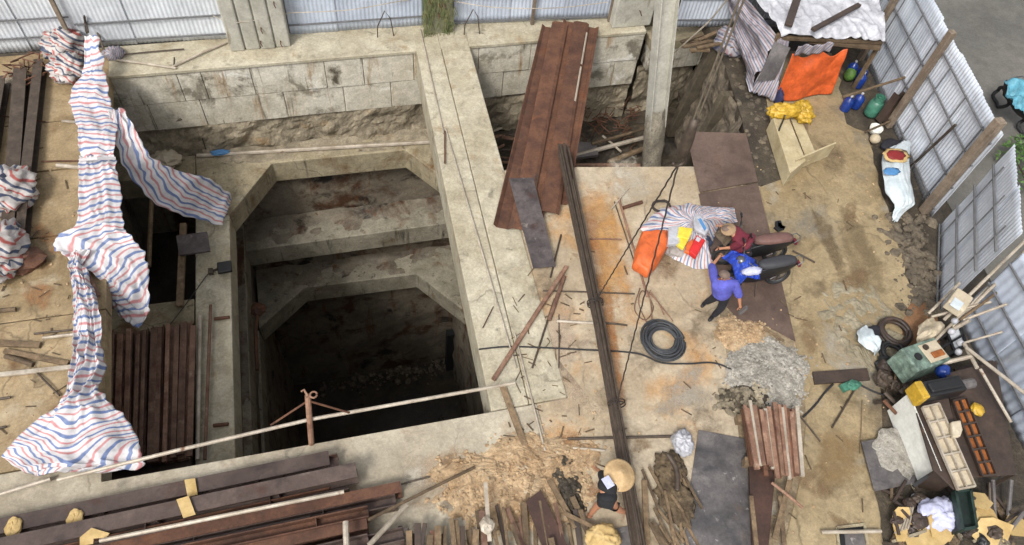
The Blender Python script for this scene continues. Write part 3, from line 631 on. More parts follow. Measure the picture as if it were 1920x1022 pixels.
# bars stored in the narrow bay
G_B = 'rusty bars laid side by side in the narrow bay'
random.seed(12)
xs0 = [(212,640),(238,632),(262,622),(292,616),(322,614),(346,606),(372,600)]
bars = [(213,628,212,880,.24),(240,626,236,880,.26),(268,620,262,878,.3),(299,614,296,872,.26),(327,612,322,868,.28),(352,606,346,864,.24)]
labs = ['darkest rusty channel, nearest the left floor edge in the narrow bay','dark brown channel second from the left floor edge in the narrow bay','greyish-brown channel third from the left floor edge in the narrow bay','reddest channel in the middle of the narrow bay','pale brown channel right of the reddest one in the narrow bay','red-brown channel left of the pale pipe in the narrow bay']
for i, (x0, y0, x1, y1, wd) in enumerate(bars):
    z = -2.95; a, b = at(x0, y0, z), at(x1, y1, z); m = MB()
    m.extr(chan_prof(wd, .11, .02), a, b); m.extr([(x*.9, .13-y*.6) for x, y in chan_prof(wd, .11, .02)], a+V(.03,-.25,.0), b)
    m.obj('steel_channel', K['rust'] if i == 3 else K['rust2'], None, labs[i], 'steel channel', G_B)
for i in range(2):
    a, b = at(372+20*i+3, 592-20*i, -2.95), at(372+14*i-2, 862, -2.95); m = MB()
    m.tube([a, b], .05-.01*i, 10); m.obj('pipe', (K['pipe'], K['rust2'])[i], None, ('pale pipe lying beside the channels in the narrow bay', 'brown pipe lying against the middle beam in the narrow bay')[i], 'pipe')
m = MB(); m.prism([(-6.6,10.6), (-4.45,10.5), (-4.42,5.5), (-6.6,5.5)], -3.25, -3.05); m.obj('bay_platform', K['dbrown'], None, 'dark plank platform carrying the rusty channels in the narrow bay', 'platform')
# post with a small plate, pole in the narrow bay
for k in range(11):
    x0 = 206+15.2*k+random.uniform(-3,3); a, b = at(x0+5, 634-random.uniform(0,22)-1.5*k, -2.66), at(x0-2, 872-random.uniform(0,14)-.6*k, -2.66); m = MB(); w_ = random.uniform(.08,.15)
    m.beam(a, b, w_, random.uniform(.06,.1)); m.obj('steel_bar', K['rust2'], None, 'rusty bar of the top layer in the narrow bay', 'steel bar', 'top layer of rusty bars in the narrow bay', bevel=.012)
for (x, y) in ((418,598),(416,798)):
    m = MB(); m.tube([at(x-16,y,-3.1), at(x+12,y-3,-3.08)], .045, 8); m.obj('bar_end', K['rust'], None, 'short rusty bar lying across the middle beam, '+('far' if y < 700 else 'near')+' one of the two', 'bar')
t = thing('propped_plate', 'small scaly plate on a timber post standing over the dark hole of the narrow bay', 'plate on post', at(337,572,-3.1))
m = MB(); m.beam(at(337,575,-3.1), at(344,420,-2.7), .16, .13); m.obj('post', K['wood'], t, bevel=.01)
m = MB(); q = [at(x, y, -2.6) for x, y in ((330,442),(388,434),(394,470),(336,478))]; m.prism([(p.x, p.y) for p in q], -2.66, -2.6); m.obj('plate', K['dplate'], t)
m = MB(); m.tube([at(284,375,-3.0), at(279,500,-3.2)], .06, 8); m.obj('pole', K['wood'], None, 'upright-looking timber pole across the dark hole of the narrow bay', 'pole')
# floodlight on the middle beam
q = at(416,502,-2.95)
t = thing('floodlight', 'black floodlight clamped on the edge of the middle beam', 'floodlight', (q.x, q.y, -3.17))
m = MB(); m.box(q+V(.07,0,0), (.36,.34,.1), .05); m.obj('housing', K['black'], t, bevel=.02)
m = MB(); m.beam(q+V(-.3,0,-.12), q+V(-.1,0,-.03), .06, .04); m.box(q+V(-.3,0,-.1), (.12,.16,.12)); m.obj('bracket', K['rod'], t, bevel=.01)
m = MB(); m.tube([q+V(-.3,0,-.1), q+V(-.45,-.1,-.17), at(345,575,-3.12), at(310,620,-3.0)], .012, 6); m.obj('cable', K['rubber'], t)
# railing across the near pit edge
t = thing('railing', 'long pale pipe railing over the near pit edge with one rusty braced post', 'railing', at(584,833,0))
hp = at(584,832,0)
m = MB(); a, b = at(-40,938,.55), at(330,845,.75); c_, d_ = at(584,786,.6), at(966,718,.45)
m.tube([at(108,900,.45), b, c_, d_], .035, 8); m.obj('rail_pipe', K['pipe'], t)
m = MB(); ht = at(577,742,1.25); m.tube([hp, ht], .055, 10); m.tube([ht+V(.1,0,.0)+V(.06*math.cos(k*.6), .06*math.sin(k*.6), 0) for k in range(11)], .018, 6); m.tube([ht, ht+V(-.05,.1,.06), ht+V(-.1,.08,.04)], .02, 6); m.obj('post', K['rust2'], t)
m = MB(); m.tube([ht.lerp(hp,.1), at(508,797,.55)], .02, 6); m.tube([ht.lerp(hp,.1), at(655,774,.6)], .02, 6); m.obj('stay', K['rust'], t)
m = MB(); m.tube([at(-60,945,.12), at(95,898,.12)], .04, 8); m.obj('pipe', K['pipe'], None, 'pale pipe lying along the near edge of the left floor', 'pipe')
m = MB(); m.tube([at(187,1014,.75), at(533,944,.75), at(645,922,.7)], .035, 8); m.obj('pipe', K['pipe'], None, 'loose white pipe lying lengthwise on the near-left H-beams', 'pipe')
# yellow cards on the H-beams
for pts, z, lab in (([(346,900),(366,897),(371,928),(352,932)], .4, 'yellow card lying on the H-beam nearest the pit'), ([(331,937),(354,930),(367,965),(344,972)], .66, 'oblong yellow card on the second H-beam from the pit'), ([(150,1008),(172,990),(206,1000),(200,1008),(176,1010),(175,1020),(150,1024)], .66, 'folded yellow card at the bottom left beside the loose white pipe')):
    q = [at(x, y, z) for x, y in pts]; m = MB(); m.prism([(p.x, p.y) for p in q], z, z+.012); m.obj('cardboard', K['card'], None, lab, 'card')
for pts, z, lab in (([(132,965),(140,957),(152,972),(148,984),(134,984)], .38, 'crumpled brown scrap on the H-beam nearest the pit'), ([(15,985),(30,978),(38,990),(20,998)], .38, 'pinkish rag scrap on the H-beam near the left edge')):
    q = [at(x, y, z) for x, y in pts]; cx = sum(q, V(0,0,0))/len(q); m = MB(); m.blob(cx, (.13,.16,.05), 4, .5, 2); m.obj('paper_scrap', K['card'], None, lab, 'scrap')

# ------------------------------------------------------------------ loose bars, planks, pipes: (p, q, z, r, kind, mat, label)
def bar(p, q, z, r, kind, mat, lab, name, cat, grp=None, z2=None):
    a, b = at(*p, z), at(*q, z if z2 is None else z2); m = MB()
    if kind == 't': m.tube([a, a.lerp(b, .5)+V(0,0,random.uniform(0,.02)), b], r, 8)
    else: m.beam(a, b, r*2, r*1.2)
    return m.obj(name, K[mat], None, lab, cat, grp, bevel=0 if kind == 't' else .006)
B = bar; GP = 'loose poles and bars on the right floor'
B((1062,500),(925,712),.10,.05,'t','rust2','thicker brown pole slanting from the dark scaly plate to the beam end','pole','pole',GP)
B((1058,518),(1030,600),.06,.045,'t','rust2','short brown pole beside the thick slanting one','pole','pole',GP)
B((1052,440),(1032,520),.04,.02,'t','rod','thin bent-headed bar below the scaly plate','iron_bar','bar',GP)
B((1040,560),(998,690),.03,.022,'t','rod','thin dark bar running down beside the thick slanting pole','iron_bar','bar',GP)
B((1018,545),(1190,551),.02,.018,'t','rod','thin bar lying crosswise under the bar bundle','iron_bar','bar',GP)
B((1044,602),(1112,606),.03,.03,'t','pipe','pale short pipe just left of the bar bundle','pipe','pipe',GP)
B((1135,606),(1176,610),.03,.022,'t','rod','short rod lying just right of the bar bundle','iron_bar','bar',GP)
B((1048,590),(1048,690),.02,.012,'t','rod','very thin rod pointing at the camera left of the bundle','iron_bar','bar',GP)
B((1106,448),(1166,449),.02,.02,'t','rust2','thin brown batten crosswise right of the bundle','batten','batten',GP)
B((1160,372),(1214,556),.03,.028,'t','rust2','long brown bar leaning toward the orange sack','iron_bar','bar',GP)
B((1152,378),(1192,500),.02,.014,'t','rod','thin rod alongside the long brown bar by the orange sack','iron_bar','bar',GP)
B((1168,390),(1204,379),.05,.045,'t','rust','short stout rusty tube above the orange sack','steel_tube','tube',GP)
B((1146,392),(1180,352),.04,.014,'t','pipe','thin pale stick near the head of the long brown bar','stick','stick',GP)
B((1064,823),(1265,818),.03,.028,'t','rod','long bar lying crosswise under the bundle above the bending worker','iron_bar','bar',GP)
B((1074,840),(1134,845),.03,.026,'t','pipe','short pale stick above the bending worker','stick','stick',GP)
B((942,724),(984,836),.04,.06,'b','wood','weathered board pointing at the camera from the beam end','board','board',GP)
B((965,625),(1022,845),.04,.02,'t','pipe','long thin pale pipe along the joint beside the central beam','pipe','pipe',GP)
B((835,240),(968,690),.06,.018,'t','pipe','long thin white rod lying along the central beam','rod','rod')
B((788,55),(832,250),.06,.018,'t','pipe','speckled white rod at the far end of the central beam','rod','rod')
B((834,246),(834,306),.08,.02,'t','rust','short rusty hook bar lying on the central beam','iron_bar','bar')
B((925,575),(905,615),.06,.012,'t','rust','thin bent tie wire on the near part of the central beam','wire','wire')
B((890,876),(690,975),.06,.03,'t','wood','long pole slanting from the dirt heap to the H-beams','pole','pole','poles by the H-beam ends',.5)
B((762,948),(692,1022),.5,.045,'t','pipe','stouter pale pole crossing the H-beam ends','pole','pole','poles by the H-beam ends',.75)
B((752,908),(806,894),.05,.018,'t','rod','thin rod beside the farthest-projecting H-beam','iron_bar','bar','poles by the H-beam ends')
B((648,978),(650,1040),.85,.05,'t','pipe','short pale tube standing across the bottom H-beams','pipe','pipe')
B((1000,300),(1085,262),-3.0,.05,'t','pipe','pale pipe lying deep in the right bay behind the sheet piles','pipe','pipe','pipes deep in the right bay')
B((1080,292),(1216,256),-2.9,.07,'t','pipe','longest pale pipe in the right bay, reaching the king post','pipe','pipe','pipes deep in the right bay')
B((1140,305),(1218,275),-3.0,.08,'t','wood','brown log beside the king post in the right bay','log','log','pipes deep in the right bay')
B((1075,310),(1200,310),-2.9,.06,'t','rust2','brown pipe along the foot of the right floor edge in the bay','pipe','pipe','pipes deep in the right bay')
B((1130,255),(1165,285),-2.9,.035,'t','pipe','short pale stick across the long pipe in the right bay','stick','stick','pipes deep in the right bay')
B((1110,270),(1215,240),-2.8,.05,'t','wood','thin brown pole above the longest pipe in the right bay','pole','pole','pipes deep in the right bay')
random.seed(31)
for k in range(16):
    x, y = random.uniform(915,965), random.uniform(240,325); m = MB()
    a = at(x, y, -3.1+random.uniform(0,.3)); an = random.uniform(-.6,.6); m.tube([a, a+V(math.cos(an), math.sin(an), .1)*random.uniform(.4,.9)], random.uniform(.03,.06), 6)
    m.obj('scrap_pipe', K[random.choice(('rod','pipe','rust2','dbrown'))], None, 'scrap pipe in the dark heap between the central beam and the sheet piles', 'scrap pipe', 'scrap pipes beside the central beam')
random.seed(33)
for k in range(30):    # rusty tangle behind the sheet piles
    x, y = random.uniform(1095,1190), random.uniform(200,262); m = MB(); a = at(x, y, -3.05); pts = [a]
    for j in range(4): pts.append(pts[-1]+V(random.uniform(-.35,.35), random.uniform(-.3,.3), random.uniform(-.12,.18)))
    m.tube(pts, .018, 5); m.obj('rusty_rod', K['rust'], None, 'bent rusty rod in the tangle at the bottom of the right bay', 'rod', 'tangle of rusty rods in the right bay')
m = MB(); q = [at(x, y, -2.85) for x, y in ((1080,265),(1118,268),(1122,290),(1078,296))]; m.prism([(p.x, p.y) for p in q], -2.95, -2.85); m.obj('grey_sheet', K['gplate'], None, 'bluish-grey sheet on the scrap in the right bay beside the sheet piles', 'sheet')
# left floor
GL = 'boards and bars on the left floor'
m = MB()
def hlong(a, b, wd, lab):
    m = MB(); p, q = at(*a, .16), at(*b, .16); m.extr(ibeam_prof(.26, wd, .02, .014), p, q); m.obj('steel_beam', K['rod'], None, lab, 'steel beam', 'long dark steel beams on the left floor')
hlong((42,135),(18,470),.30,'wider dark steel beam on the left floor, far end beside the rusty scraps'); hlong((76,118),(38,462),.22,'narrower dark steel beam lying next to the wider one on the left floor')
hlong((4,150),(-30,360),.26,'dark steel beam cut off by the left edge')
for p, q, r, kd, mt, lab, nm in (((-30,643),(76,647),.06,'b','wood','dark board at the left edge of the left floor, its end cut square','board'),
    ((64,626),(140,618),.022,'t','rod','thin bar ending at the striped cloth on the left floor','iron_bar'),
    ((80,634),(150,626),.035,'t','pipe','pale pole just below the thin bar on the left floor','pole'),
    ((8,658),(128,682),.05,'b','wood','longest slanting board on the left floor','board'),
    ((10,668),(62,684),.05,'t','wood','pole under the longest slanting board on the left floor','pole'),
    ((-30,706),(136,688),.045,'b','pipe','pale batten running to the striped cloth on the left floor','batten'),
    ((70,700),(112,742),.018,'t','rod','thin slanting bar near the spread foot of the cloth','iron_bar'),
    ((-20,752),(20,745),.025,'t','rod','upper short bar poking in at the left edge','iron_bar'),
    ((-20,808),(12,800),.025,'t','rod','lower short bar poking in at the left edge','iron_bar'),
    ((-20,585),(30,580),.05,'t','wood','pole end at the left edge under the cloth bundle','pole'),
    ((106,310),(150,314),.05,'t','pipe','short pale tube on a floor joint beside the striped cloth','pipe'),
    ((116,227),(146,229),.03,'b','pipe','small pale block on a floor joint beside the striped cloth','batten'),
    ((48,458),(72,432),.012,'t','rod','thin wire scrap on the left floor beside the dark beams','wire'),
    ((162,505),(184,556),.05,'t','rust2','brown pole end poking out beneath the striped cloth','pole'),
    ((208,105),(345,92),.02,'t','rod','thin bar on the back coping beside the striped cloth','iron_bar'),
    ((215,112),(330,128),.03,'t','pipe','pale pole lying on the back coping beside the cloth','pole'),
    ((322,126),(424,80),.03,'t','pipe','pale pole leaning to the foot of the wide column','pole'),
    ((85,228),(-10,216),.014,'t','rust','rusty strip along the farthest floor joint','strip'),
    ((150,302),(78,303),.02,'t','rust','rusty strip along the second floor joint','strip')):
    B(p, q, .05, r, kd, mt, lab, nm, nm.replace('iron_', '').replace('_', ' '), GL)
m = MB(); random.seed(2)
for k in range(22):
    a = at(random.uniform(20,80), random.uniform(112,150), .12); m.tube([a, a+V(random.uniform(-.3,.3), random.uniform(-.3,.3), random.uniform(0,.25)), a+V(random.uniform(-.4,.4), random.uniform(-.4,.4), .1)], .02, 5)
m.obj('rusty_scrap', K['rust'], None, 'tangle of rusty scraps at the far end of the dark steel beams', 'scrap')
# pipes along the ledge of the uppermost ring, hose loops
B((370,292),(812,266),-3.12,.06,'t','pipe','long grey pipe lying along the foot of the pit back wall','pipe','pipe')
q = at(412,286,-3.05); m = MB(); m.blob(q, (.26,.1,.07), 3, .5, 2.5); m.obj('blue_rag', K['print_blue'], None, 'blue plastic scrap beside the long pipe on the ledge', 'scrap')
m = MB(); m.tube([at(240,225,-1.9), at(262,242,-2.2), at(292,240,-2.1), at(340,222,-1.7)], .05, 7); m.tube([at(250,232,-2), at(290,244,-2.3), at(338,228,-1.9)], .04, 7); m.obj('hose', K['rope'], None, 'grey hose looped along the back wall at the left end of the pit', 'hose')
m = MB(); m.blob(at(310,300,-3.0), (.42,.3,.25), 9, .4, 2, 18, 10); m.obj('white_sheet', K['cream'], None, 'grey crumpled sheet on the ledge at the back of the narrow bay', 'sheet')
m = MB(); m.blob(at(312,262,-2.9), (.8,.35,.3), 5, .4, 1.5, 20, 10); m.obj('rock', K['stonew'], None, 'pale broken boulder at the foot of the back wall above the narrow bay', 'rock')
for (x, y), lab in (((205,66),'steel hoop stuck on the back coping left of the central beam'),((295,72),'')): pass

# ================================================================== CLOTH
def crm(p, t):   # catmull-rom through list of tuples
    n = len(p)-1; s = min(int(t*n), n-1); f = t*n-s
    g_ = lambda i: p[max(0, min(n, i))]
    out = []
    for a, b, c_, d in zip(g_(s-1), g_(s), g_(s+1), g_(s+2)):
        out.append(.5*(2*b+(c_-a)*f+(2*a-5*b+4*c_-d)*f*f+(3*b-a-3*c_+d)*f**3))
    return out
def ribbon(m, rows, nu, nv, amp, seed, per=.3, skew=0.0, along=5.0, across=1.2, hump=.06, s0=0, length=False, chev=0):
    """rows: (lx,ly,rx,ry,zl,zr[,skew]) photograph outline with heights; stripes counted along the length"""
    rows = [r_ if len(r_) == 7 else (*r_, skew) for r_ in rows]
    P_, S = {}, {}; acc = s0; prev = None
    for j in range(nv+1):
        lx, ly, rx, ry, zl, zr, sk = crm(rows, j/nv)
        a, b = at(lx, ly, zl), at(rx, ry, zr); c_ = (a+b)/2; wd = (b-a).length
        if prev is not None: acc += (c_-prev).length/per
        prev = c_
        for i in range(nu+1):
            u = i/nu; q = a.lerp(b, u)
            f1 = noise.fractal(V(u*along*.7, j/nv*across*len(rows)*.3, seed), 1.2, 2, 2)
            f2 = 1-abs(noise.noise(V(u*along*1.2+f1*.6, j/nv*len(rows)*.35, seed+5)))*2
            e = math.sin(math.pi*min(1, max(0, u)))
            f3 = 1-abs(noise.noise(V(u*along*.6+j/nv*len(rows)*.4, j/nv*len(rows)*.6, seed+15)))*2
            z = q.z+hump*e*min(1, wd)+amp*(f1*.75+max(f2, .1)*.45+max(f3, 0)*.8)
            w2 = .06*noise.noise(V(u*3, j*.22, seed+9))
            q = V(q.x+w2, q.y+w2*.7, max(z, q.z-.02)); P_[i,j] = q
            f_ = max(0, min(1, (j/nv-.5)*4)); S[i,j] = (u*wd/per+.12*acc if length else acc+sk*(u-.5)*wd/per)+chev*f_*math.sqrt((u-.45)**2+.006)*wd/per+.35*noise.noise(V(u*2, j/nv*len(rows)*.5, seed+3))
    vs = [P_[i,j] for j in range(nv+1) for i in range(nu+1)]; uv = [(S[i,j], i/nu) for j in range(nv+1) for i in range(nu+1)]
    fs = [(j*(nu+1)+i, j*(nu+1)+i+1, (j+1)*(nu+1)+i+1, (j+1)*(nu+1)+i) for j in range(nv) for i in range(nu)]
    m.add(vs, fs, uv)
t = thing('striped_tarp', 'long twisted red-white-blue striped tarp along the edge of the left floor', 'tarp', at(180,400,0))
m = MB()
ribbon(m, [(160,72,186,72,.9,.9),(158,130,196,128,.5,.5),(138,172,206,180,.35,.35,.1),(134,200,214,212,.3,.3,.2),(146,240,222,232,.35,.35,-.3),(150,275,218,268,.4,.4,-.2),(154,302,214,298,.32,.32)], 30, 90, .07, 3, along=4)
ribbon(m, [(152,298,216,296,.32,.32),(150,330,222,322,.35,.3),(149,380,230,372,.35,.25,.1),(146,420,232,414,.35,.2,.2),(112,446,240,440,.3,.2,.3),(106,470,262,462,.2,.1,.6),(128,486,276,490,.2,-.1,.9),(160,505,280,524,.15,-.35,1.1),(200,540,282,570,-.2,-.6,1.0),(212,570,278,598,-.6,-.8,.6),(232,602,264,618,-.9,-.95,.3)], 36, 120, .09, 8, along=5)
ribbon(m, [(138,480,176,476,.25,.25),(134,505,160,500,.2,.2),(138,545,178,545,.2,.2,.1),(140,590,192,590,.25,.2,.3),(141,640,197,645,.25,.15,.5),(138,690,198,700,.3,.15,.6),(126,735,190,735,.4,.3,.5),(104,768,214,762,.35,.25,.2),(66,800,244,795,.25,.15),(30,838,266,835,.15,.08),(14,862,271,862,.1,.05,-.2),(44,884,268,880,.08,.04,-.3),(78,897,196,890,.05,.04,-.3)], 48, 140, .13, 14, along=6, hump=.22, chev=1.1)
m.obj('tarp_length', K['str'], t, smooth=True, solid=.006)
m = MB(); ribbon(m, [(205,215,232,206,.35,.35),(218,262,252,240,.2,.25),(232,312,280,290,-.3,-.2),(268,362,316,318,-1.0,-.8),(318,398,368,332,-1.7,-1.5),(370,414,412,350,-2.4,-2.3),(418,426,438,374,-2.9,-2.95)], 30, 80, .09, 21, along=4, per=.26, length=True)
m.obj('tarp_arm', K['str'], t, smooth=True, solid=.006)
m = MB(); m.tube([at(150,300,.55)+V(0,0,0), at(183,297,.72), at(216,297,.55)], .04, 6); m.obj('tie', K['str'], t)
# crumpled bundles
def crumple(m, c_, r_, seed, per=.25, yaw=0, amp=.4):
    m.blob(c_, r_, seed, amp, 2.2, 44, 28, uvs=lambda d, k: ((d.z*r_[2]+d.x*r_[0]*.8+.25*k)/per+d.y, d.y), yaw=yaw)
m = MB(); crumple(m, at(120,85,.35), (.5,.5,.38), 2); crumple(m, at(126,128,.25), (.42,.42,.3), 5); m.obj('striped_tarp', K['strd'], None, 'dirty crumpled bundle of striped tarp against the back fence, top left', 'tarp', smooth=True)
m = MB(); crumple(m, at(14,358,.3), (.55,.62,.4), 7); crumple(m, at(-6,470,.35), (.55,.7,.45), 9); m.obj('striped_tarp', K['strd'], None, 'crumpled striped tarp bundle cut by the left edge of the picture', 'tarp', smooth=True)
m = MB(); m.blob(at(30,490,.12), (.55,.3,.3), 6, .4, 2); m.obj('rusty_clump', K['rust'], None, 'rusty clump beside the tarp bundle at the left edge', 'clump')
m = MB(); m.blob(at(214,100,.1), (.25,.2,.15), 6, .5, 2.5, 20, 12, uvs=lambda d, k: (d.x*3+k*2, d.y)); m.obj('striped_tarp', K['strg'], None, 'small torn scrap of striped tarp on the back coping', 'tarp', smooth=True)

# ------------------------------------------------------------------ heap of goods on a striped tarp by the motorbikes
m = MB()
ol = [(1196,432),(1238,392),(1290,384),(1340,390),(1376,392),(1382,418),(1345,428),(1330,470),(1338,506),(1300,505),(1262,488),(1246,470)]
cx_, cy_ = at(1290,440).x, at(1290,440).y
def gpile(u, v):
    a = 2*math.pi*u; n = len(ol); s = u*n; i = int(s) % n; f = s-int(s)
    e = at(*ol[i]).lerp(at(*ol[(i+1) % n]), f); p = V(cx_, cy_, 0).lerp(e, v)
    z = .42*(1-v**2.2)+.07*fbm((p.x*3, p.y*3, 2), 1)+.08*abs(math.sin(a*11+3*nz((p.x,p.y,0), 2)))*v*(1.1-v)*2.2+.03
    return V(p.x, p.y, max(.02, z))
m.grid(gpile, 120, 26, lambda u, v: (u*34+.6*math.sin(v*5), v)); m.obj('striped_tarp', K['str'], None, 'striped tarp heaped over goods beside the orange sack and the motorbikes', 'tarp', smooth=True)
m = MB(); m.blob(at(1285,450,.1), (.62,.55,.3), 4, .3, 2, 20, 12); m.obj('goods_core', K['strd'], None, 'covered goods bulging under the striped tarp by the motorbikes', 'goods')
def slab_item(pts, z, th, mat, name, lab, cat, tilt=0):
    q = [at(x, y, z) for x, y in pts]; m = MB(); m.prism([(p.x, p.y) for p in q], z-th, z)
    return m.obj(name, K[mat], None, lab, cat, bevel=.02)
m = MB()
qs = [at(x, y, .5) for x, y in ((1205,430),(1254,426),(1258,452),(1234,494),(1216,512),(1188,492),(1194,460))]
cc = sum(qs, V(0,0,0))/len(qs)
def osack(u, v):
    n = len(qs); s = (u % 1)*n; i = int(s) % n; f = s-int(s); e = qs[i].lerp(qs[(i+1) % n], f); a = v*math.pi
    rr = math.sin(a)**.45 if 0 < a < math.pi else 0; p = cc.lerp(e, rr)
    return V(p.x, p.y, .34+.24*math.cos(a)+.05*fbm((p.x*3,p.y*3,a), 1.4))
m.grid(osack, 50, 22); m.obj('orange_sack', K['orange2'], None, 'bulging orange sack at the left end of the striped heap', 'sack', smooth=True)
slab_item([(1254,425),(1275,422),(1274,456),(1252,458)], .60, .12, 'white', 'white_pack', 'white package between the orange sack and the yellow packs', 'package')
slab_item([(1274,424),(1300,428),(1292,448),(1270,444)], .62, .1, 'yelc', 'yellow_pack', 'upper yellow package on the striped heap', 'package')
slab_item([(1273,446),(1292,448),(1282,466),(1270,458)], .58, .1, 'yelc', 'yellow_pack', 'lower yellow package on the striped heap', 'package')
slab_item([(1288,456),(1300,446),(1302,462),(1294,474),(1284,470)], .58, .1, 'orange2', 'orange_pack', 'thin orange package between the yellow and the red ones', 'package')
t = thing('red_pack', 'red package with a white mark on the striped heap', 'package', at(1307,460,.5))
m = MB(); q = [at(x, y, .62) for x, y in ((1306,440),(1323,450),(1306,481),(1292,470))]; m.prism([(p.x,p.y) for p in q], .48, .62); m.obj('pack', K['redc'], t, bevel=.02)
m = MB(); q = [at(x, y, .626) for x, y in ((1307,443),(1315,448),(1310,454),(1304,450))]; m.prism([(p.x,p.y) for p in q], .621, .626); m.obj('mark', K['white'], t)
t = thing('white_bag', 'white bag with a blue printed block at the top of the striped heap', 'bag', at(1316,418,.5))
m = MB(); q = [at(x, y, .62) for x, y in ((1300,404),(1314,400),(1330,430),(1324,440),(1302,428))]; m.prism([(p.x,p.y) for p in q], .5, .62); m.obj('bag', K['white'], t, bevel=.04)
m = MB(); q = [at(x, y, .627) for x, y in ((1309,411),(1314,409),(1325,428),(1321,433))]; m.prism([(p.x,p.y) for p in q], .622, .627); m.obj('print', K['print_blue'], t)
m = MB(); m.tube([at(1240,388,.1)+V(.22*math.cos(a*.5), .18*math.sin(a*.5), .02*(a % 3)) for a in range(26)], .03, 6); m.obj('hose_coil', K['drope'], None, 'small dark hose coil behind the striped heap', 'hose')
# ------------------------------------------------------------------ cable coil and cables on the right floor
m = MB(); random.seed(4); cc = at(1241,641,0); pts = []
for k in range(15*26):
    a = 2*math.pi*k/26; tr = k//26; rr = .29+.042*(tr % 5)-.012*(tr//5)+.025*math.sin(tr*2+a); pts.append(cc+V(rr*math.cos(a)+.02*math.sin(tr*1.7), rr*math.sin(a)*1.02+.03*math.cos(tr*2.1), .04+.045*(tr//5)+.012*math.sin(a*2+tr)))
m.tube(pts, .021, 7); m.obj('cable_coil', K['coil'], None, 'thick coil of grey cable lying on the right floor', 'cable coil', smooth=True)
def cable(pts, r, mat, lab, name='cable', z=.03):
    n = len(pts)*8; ps = [crm(pts, i/n) for i in range(n+1)]; m = MB(); m.tube([at(x, y, z) for x, y in ps], r, 6); return m.obj(name, K[mat], None, lab, 'cable' if 'wire' not in name else 'wire', smooth=True)
cable([(898,655),(960,650),(1080,655),(1190,662),(1240,680),(1290,682),(1345,682),(1400,712),(1442,758)], .02, 'rubber', 'black cable running from the beam past the coil to the bar stack')
cable([(1200,540),(1190,580),(1210,600),(1225,575),(1205,545),(1198,570),(1215,610)], .012, 'rust2', 'loose ring of rusty wire above the cable coil', 'wire_ring')
for k, p in enumerate(([(1214,545),(1222,600)],[(1218,545),(1245,590)],[(1210,545),(1228,560),(1262,602)])):
    cable([p[0]]+p[1:] if len(p) > 2 else [p[0], ((p[0][0]+p[1][0])/2+3, (p[0][1]+p[1][1])/2), p[1]], .014, 'rust2', ('inner','middle','outermost, longest')[k]+' of three rusty wires fanning out above the cable coil', 'wire')

# ================================================================== SHACK under tarps
SH = 1.75
f0, f1 = at(1466,66,SH), at(1662,74,SH)      # front roof edge
b0, b1 = f0+V(-.75,3.4,.25), f1+V(1.0,3.4,.25)
t = thing('tarp_shack', 'shack with a crinkled white tarp roof and an orange curtain by the corrugated fence', 'shack', V((f0.x+f1.x)/2, f0.y, 0))
def roof(u, v):
    p = f0.lerp(f1, u).lerp(b0.lerp(b1, u), v); k = .04*fbm((p.x*1.2, p.y*1.6, 3), 1.1)+.07*max(0, 1-abs(noise.noise(V(p.x*3.3+.8*p.y, p.y*.8, 4)))*3.2)+.06*max(0, 1-abs(noise.noise(V(p.x*1.6-1.5*p.y, p.y*1.4+p.x, 9)))*4)+.015*math.sin(p.x*14+2.5*p.y)*max(0, .6-v*2.2)
    e = -.12*max(0, 1-v*9)**2
    return V(p.x, p.y, SH+.05+.25*v+k+e)
m = MB(); m.grid(roof, 130, 110); m.obj('roof_tarp', K['white'], t, smooth=True, solid=.008)
m = MB(); m.beam(f0+V(0,.08,-.14), f1+V(0,.08,-.14), .1, .1); m.beam(f0+V(.9,.0,-.26), f1+V(-.05,.0,-.26), .14, .1); m.obj('eave_beam', K['wood'], t, bevel=.01)
for q in (f0, f1, f0+V(.05,3,0), f1+V(-.05,3,0)):
    m = MB(); m.beam(V(q.x,q.y+.12,0), V(q.x,q.y+.12,SH-.05), .09, .09); m.obj('corner_post', K['wood'], t)
# orange curtain
c0, c1 = at(1488,104,1.42), at(1592,94,1.42); d0, d1 = at(1452,194,.05), at(1560,178,.05)
def curt(u, v):
    p = c0.lerp(c1, u).lerp(d0.lerp(d1, u), v); k = .03*math.sin(u*8+2*v)*(.3+.7*v)+.045*(1-2*abs(noise.noise(V(u*2.2+v*1.8, v*.9-u, 1))))+.03*(1-2*abs(noise.noise(V(u*2-v*2.4, v*1.2, 6))))
    sag = -.16*math.sin(u*math.pi*2)**2*(1-v)
    return V(p.x, p.y+k, max(.03, p.z+sag))
m = MB(); m.grid(curt, 70, 40); m.obj('curtain', K['orange'], t, smooth=True, solid=.006)
m = MB(); m.grid(lambda u, v: c0.lerp(c1, u*.62-.02)+V(0,-.05-.03*math.sin(u*20),.34-.3*v+.03*math.sin(u*9)), 30, 6, lambda u, v: (u*9+v, v)); m.obj('valance', K['strg'], t, smooth=True, solid=.006)
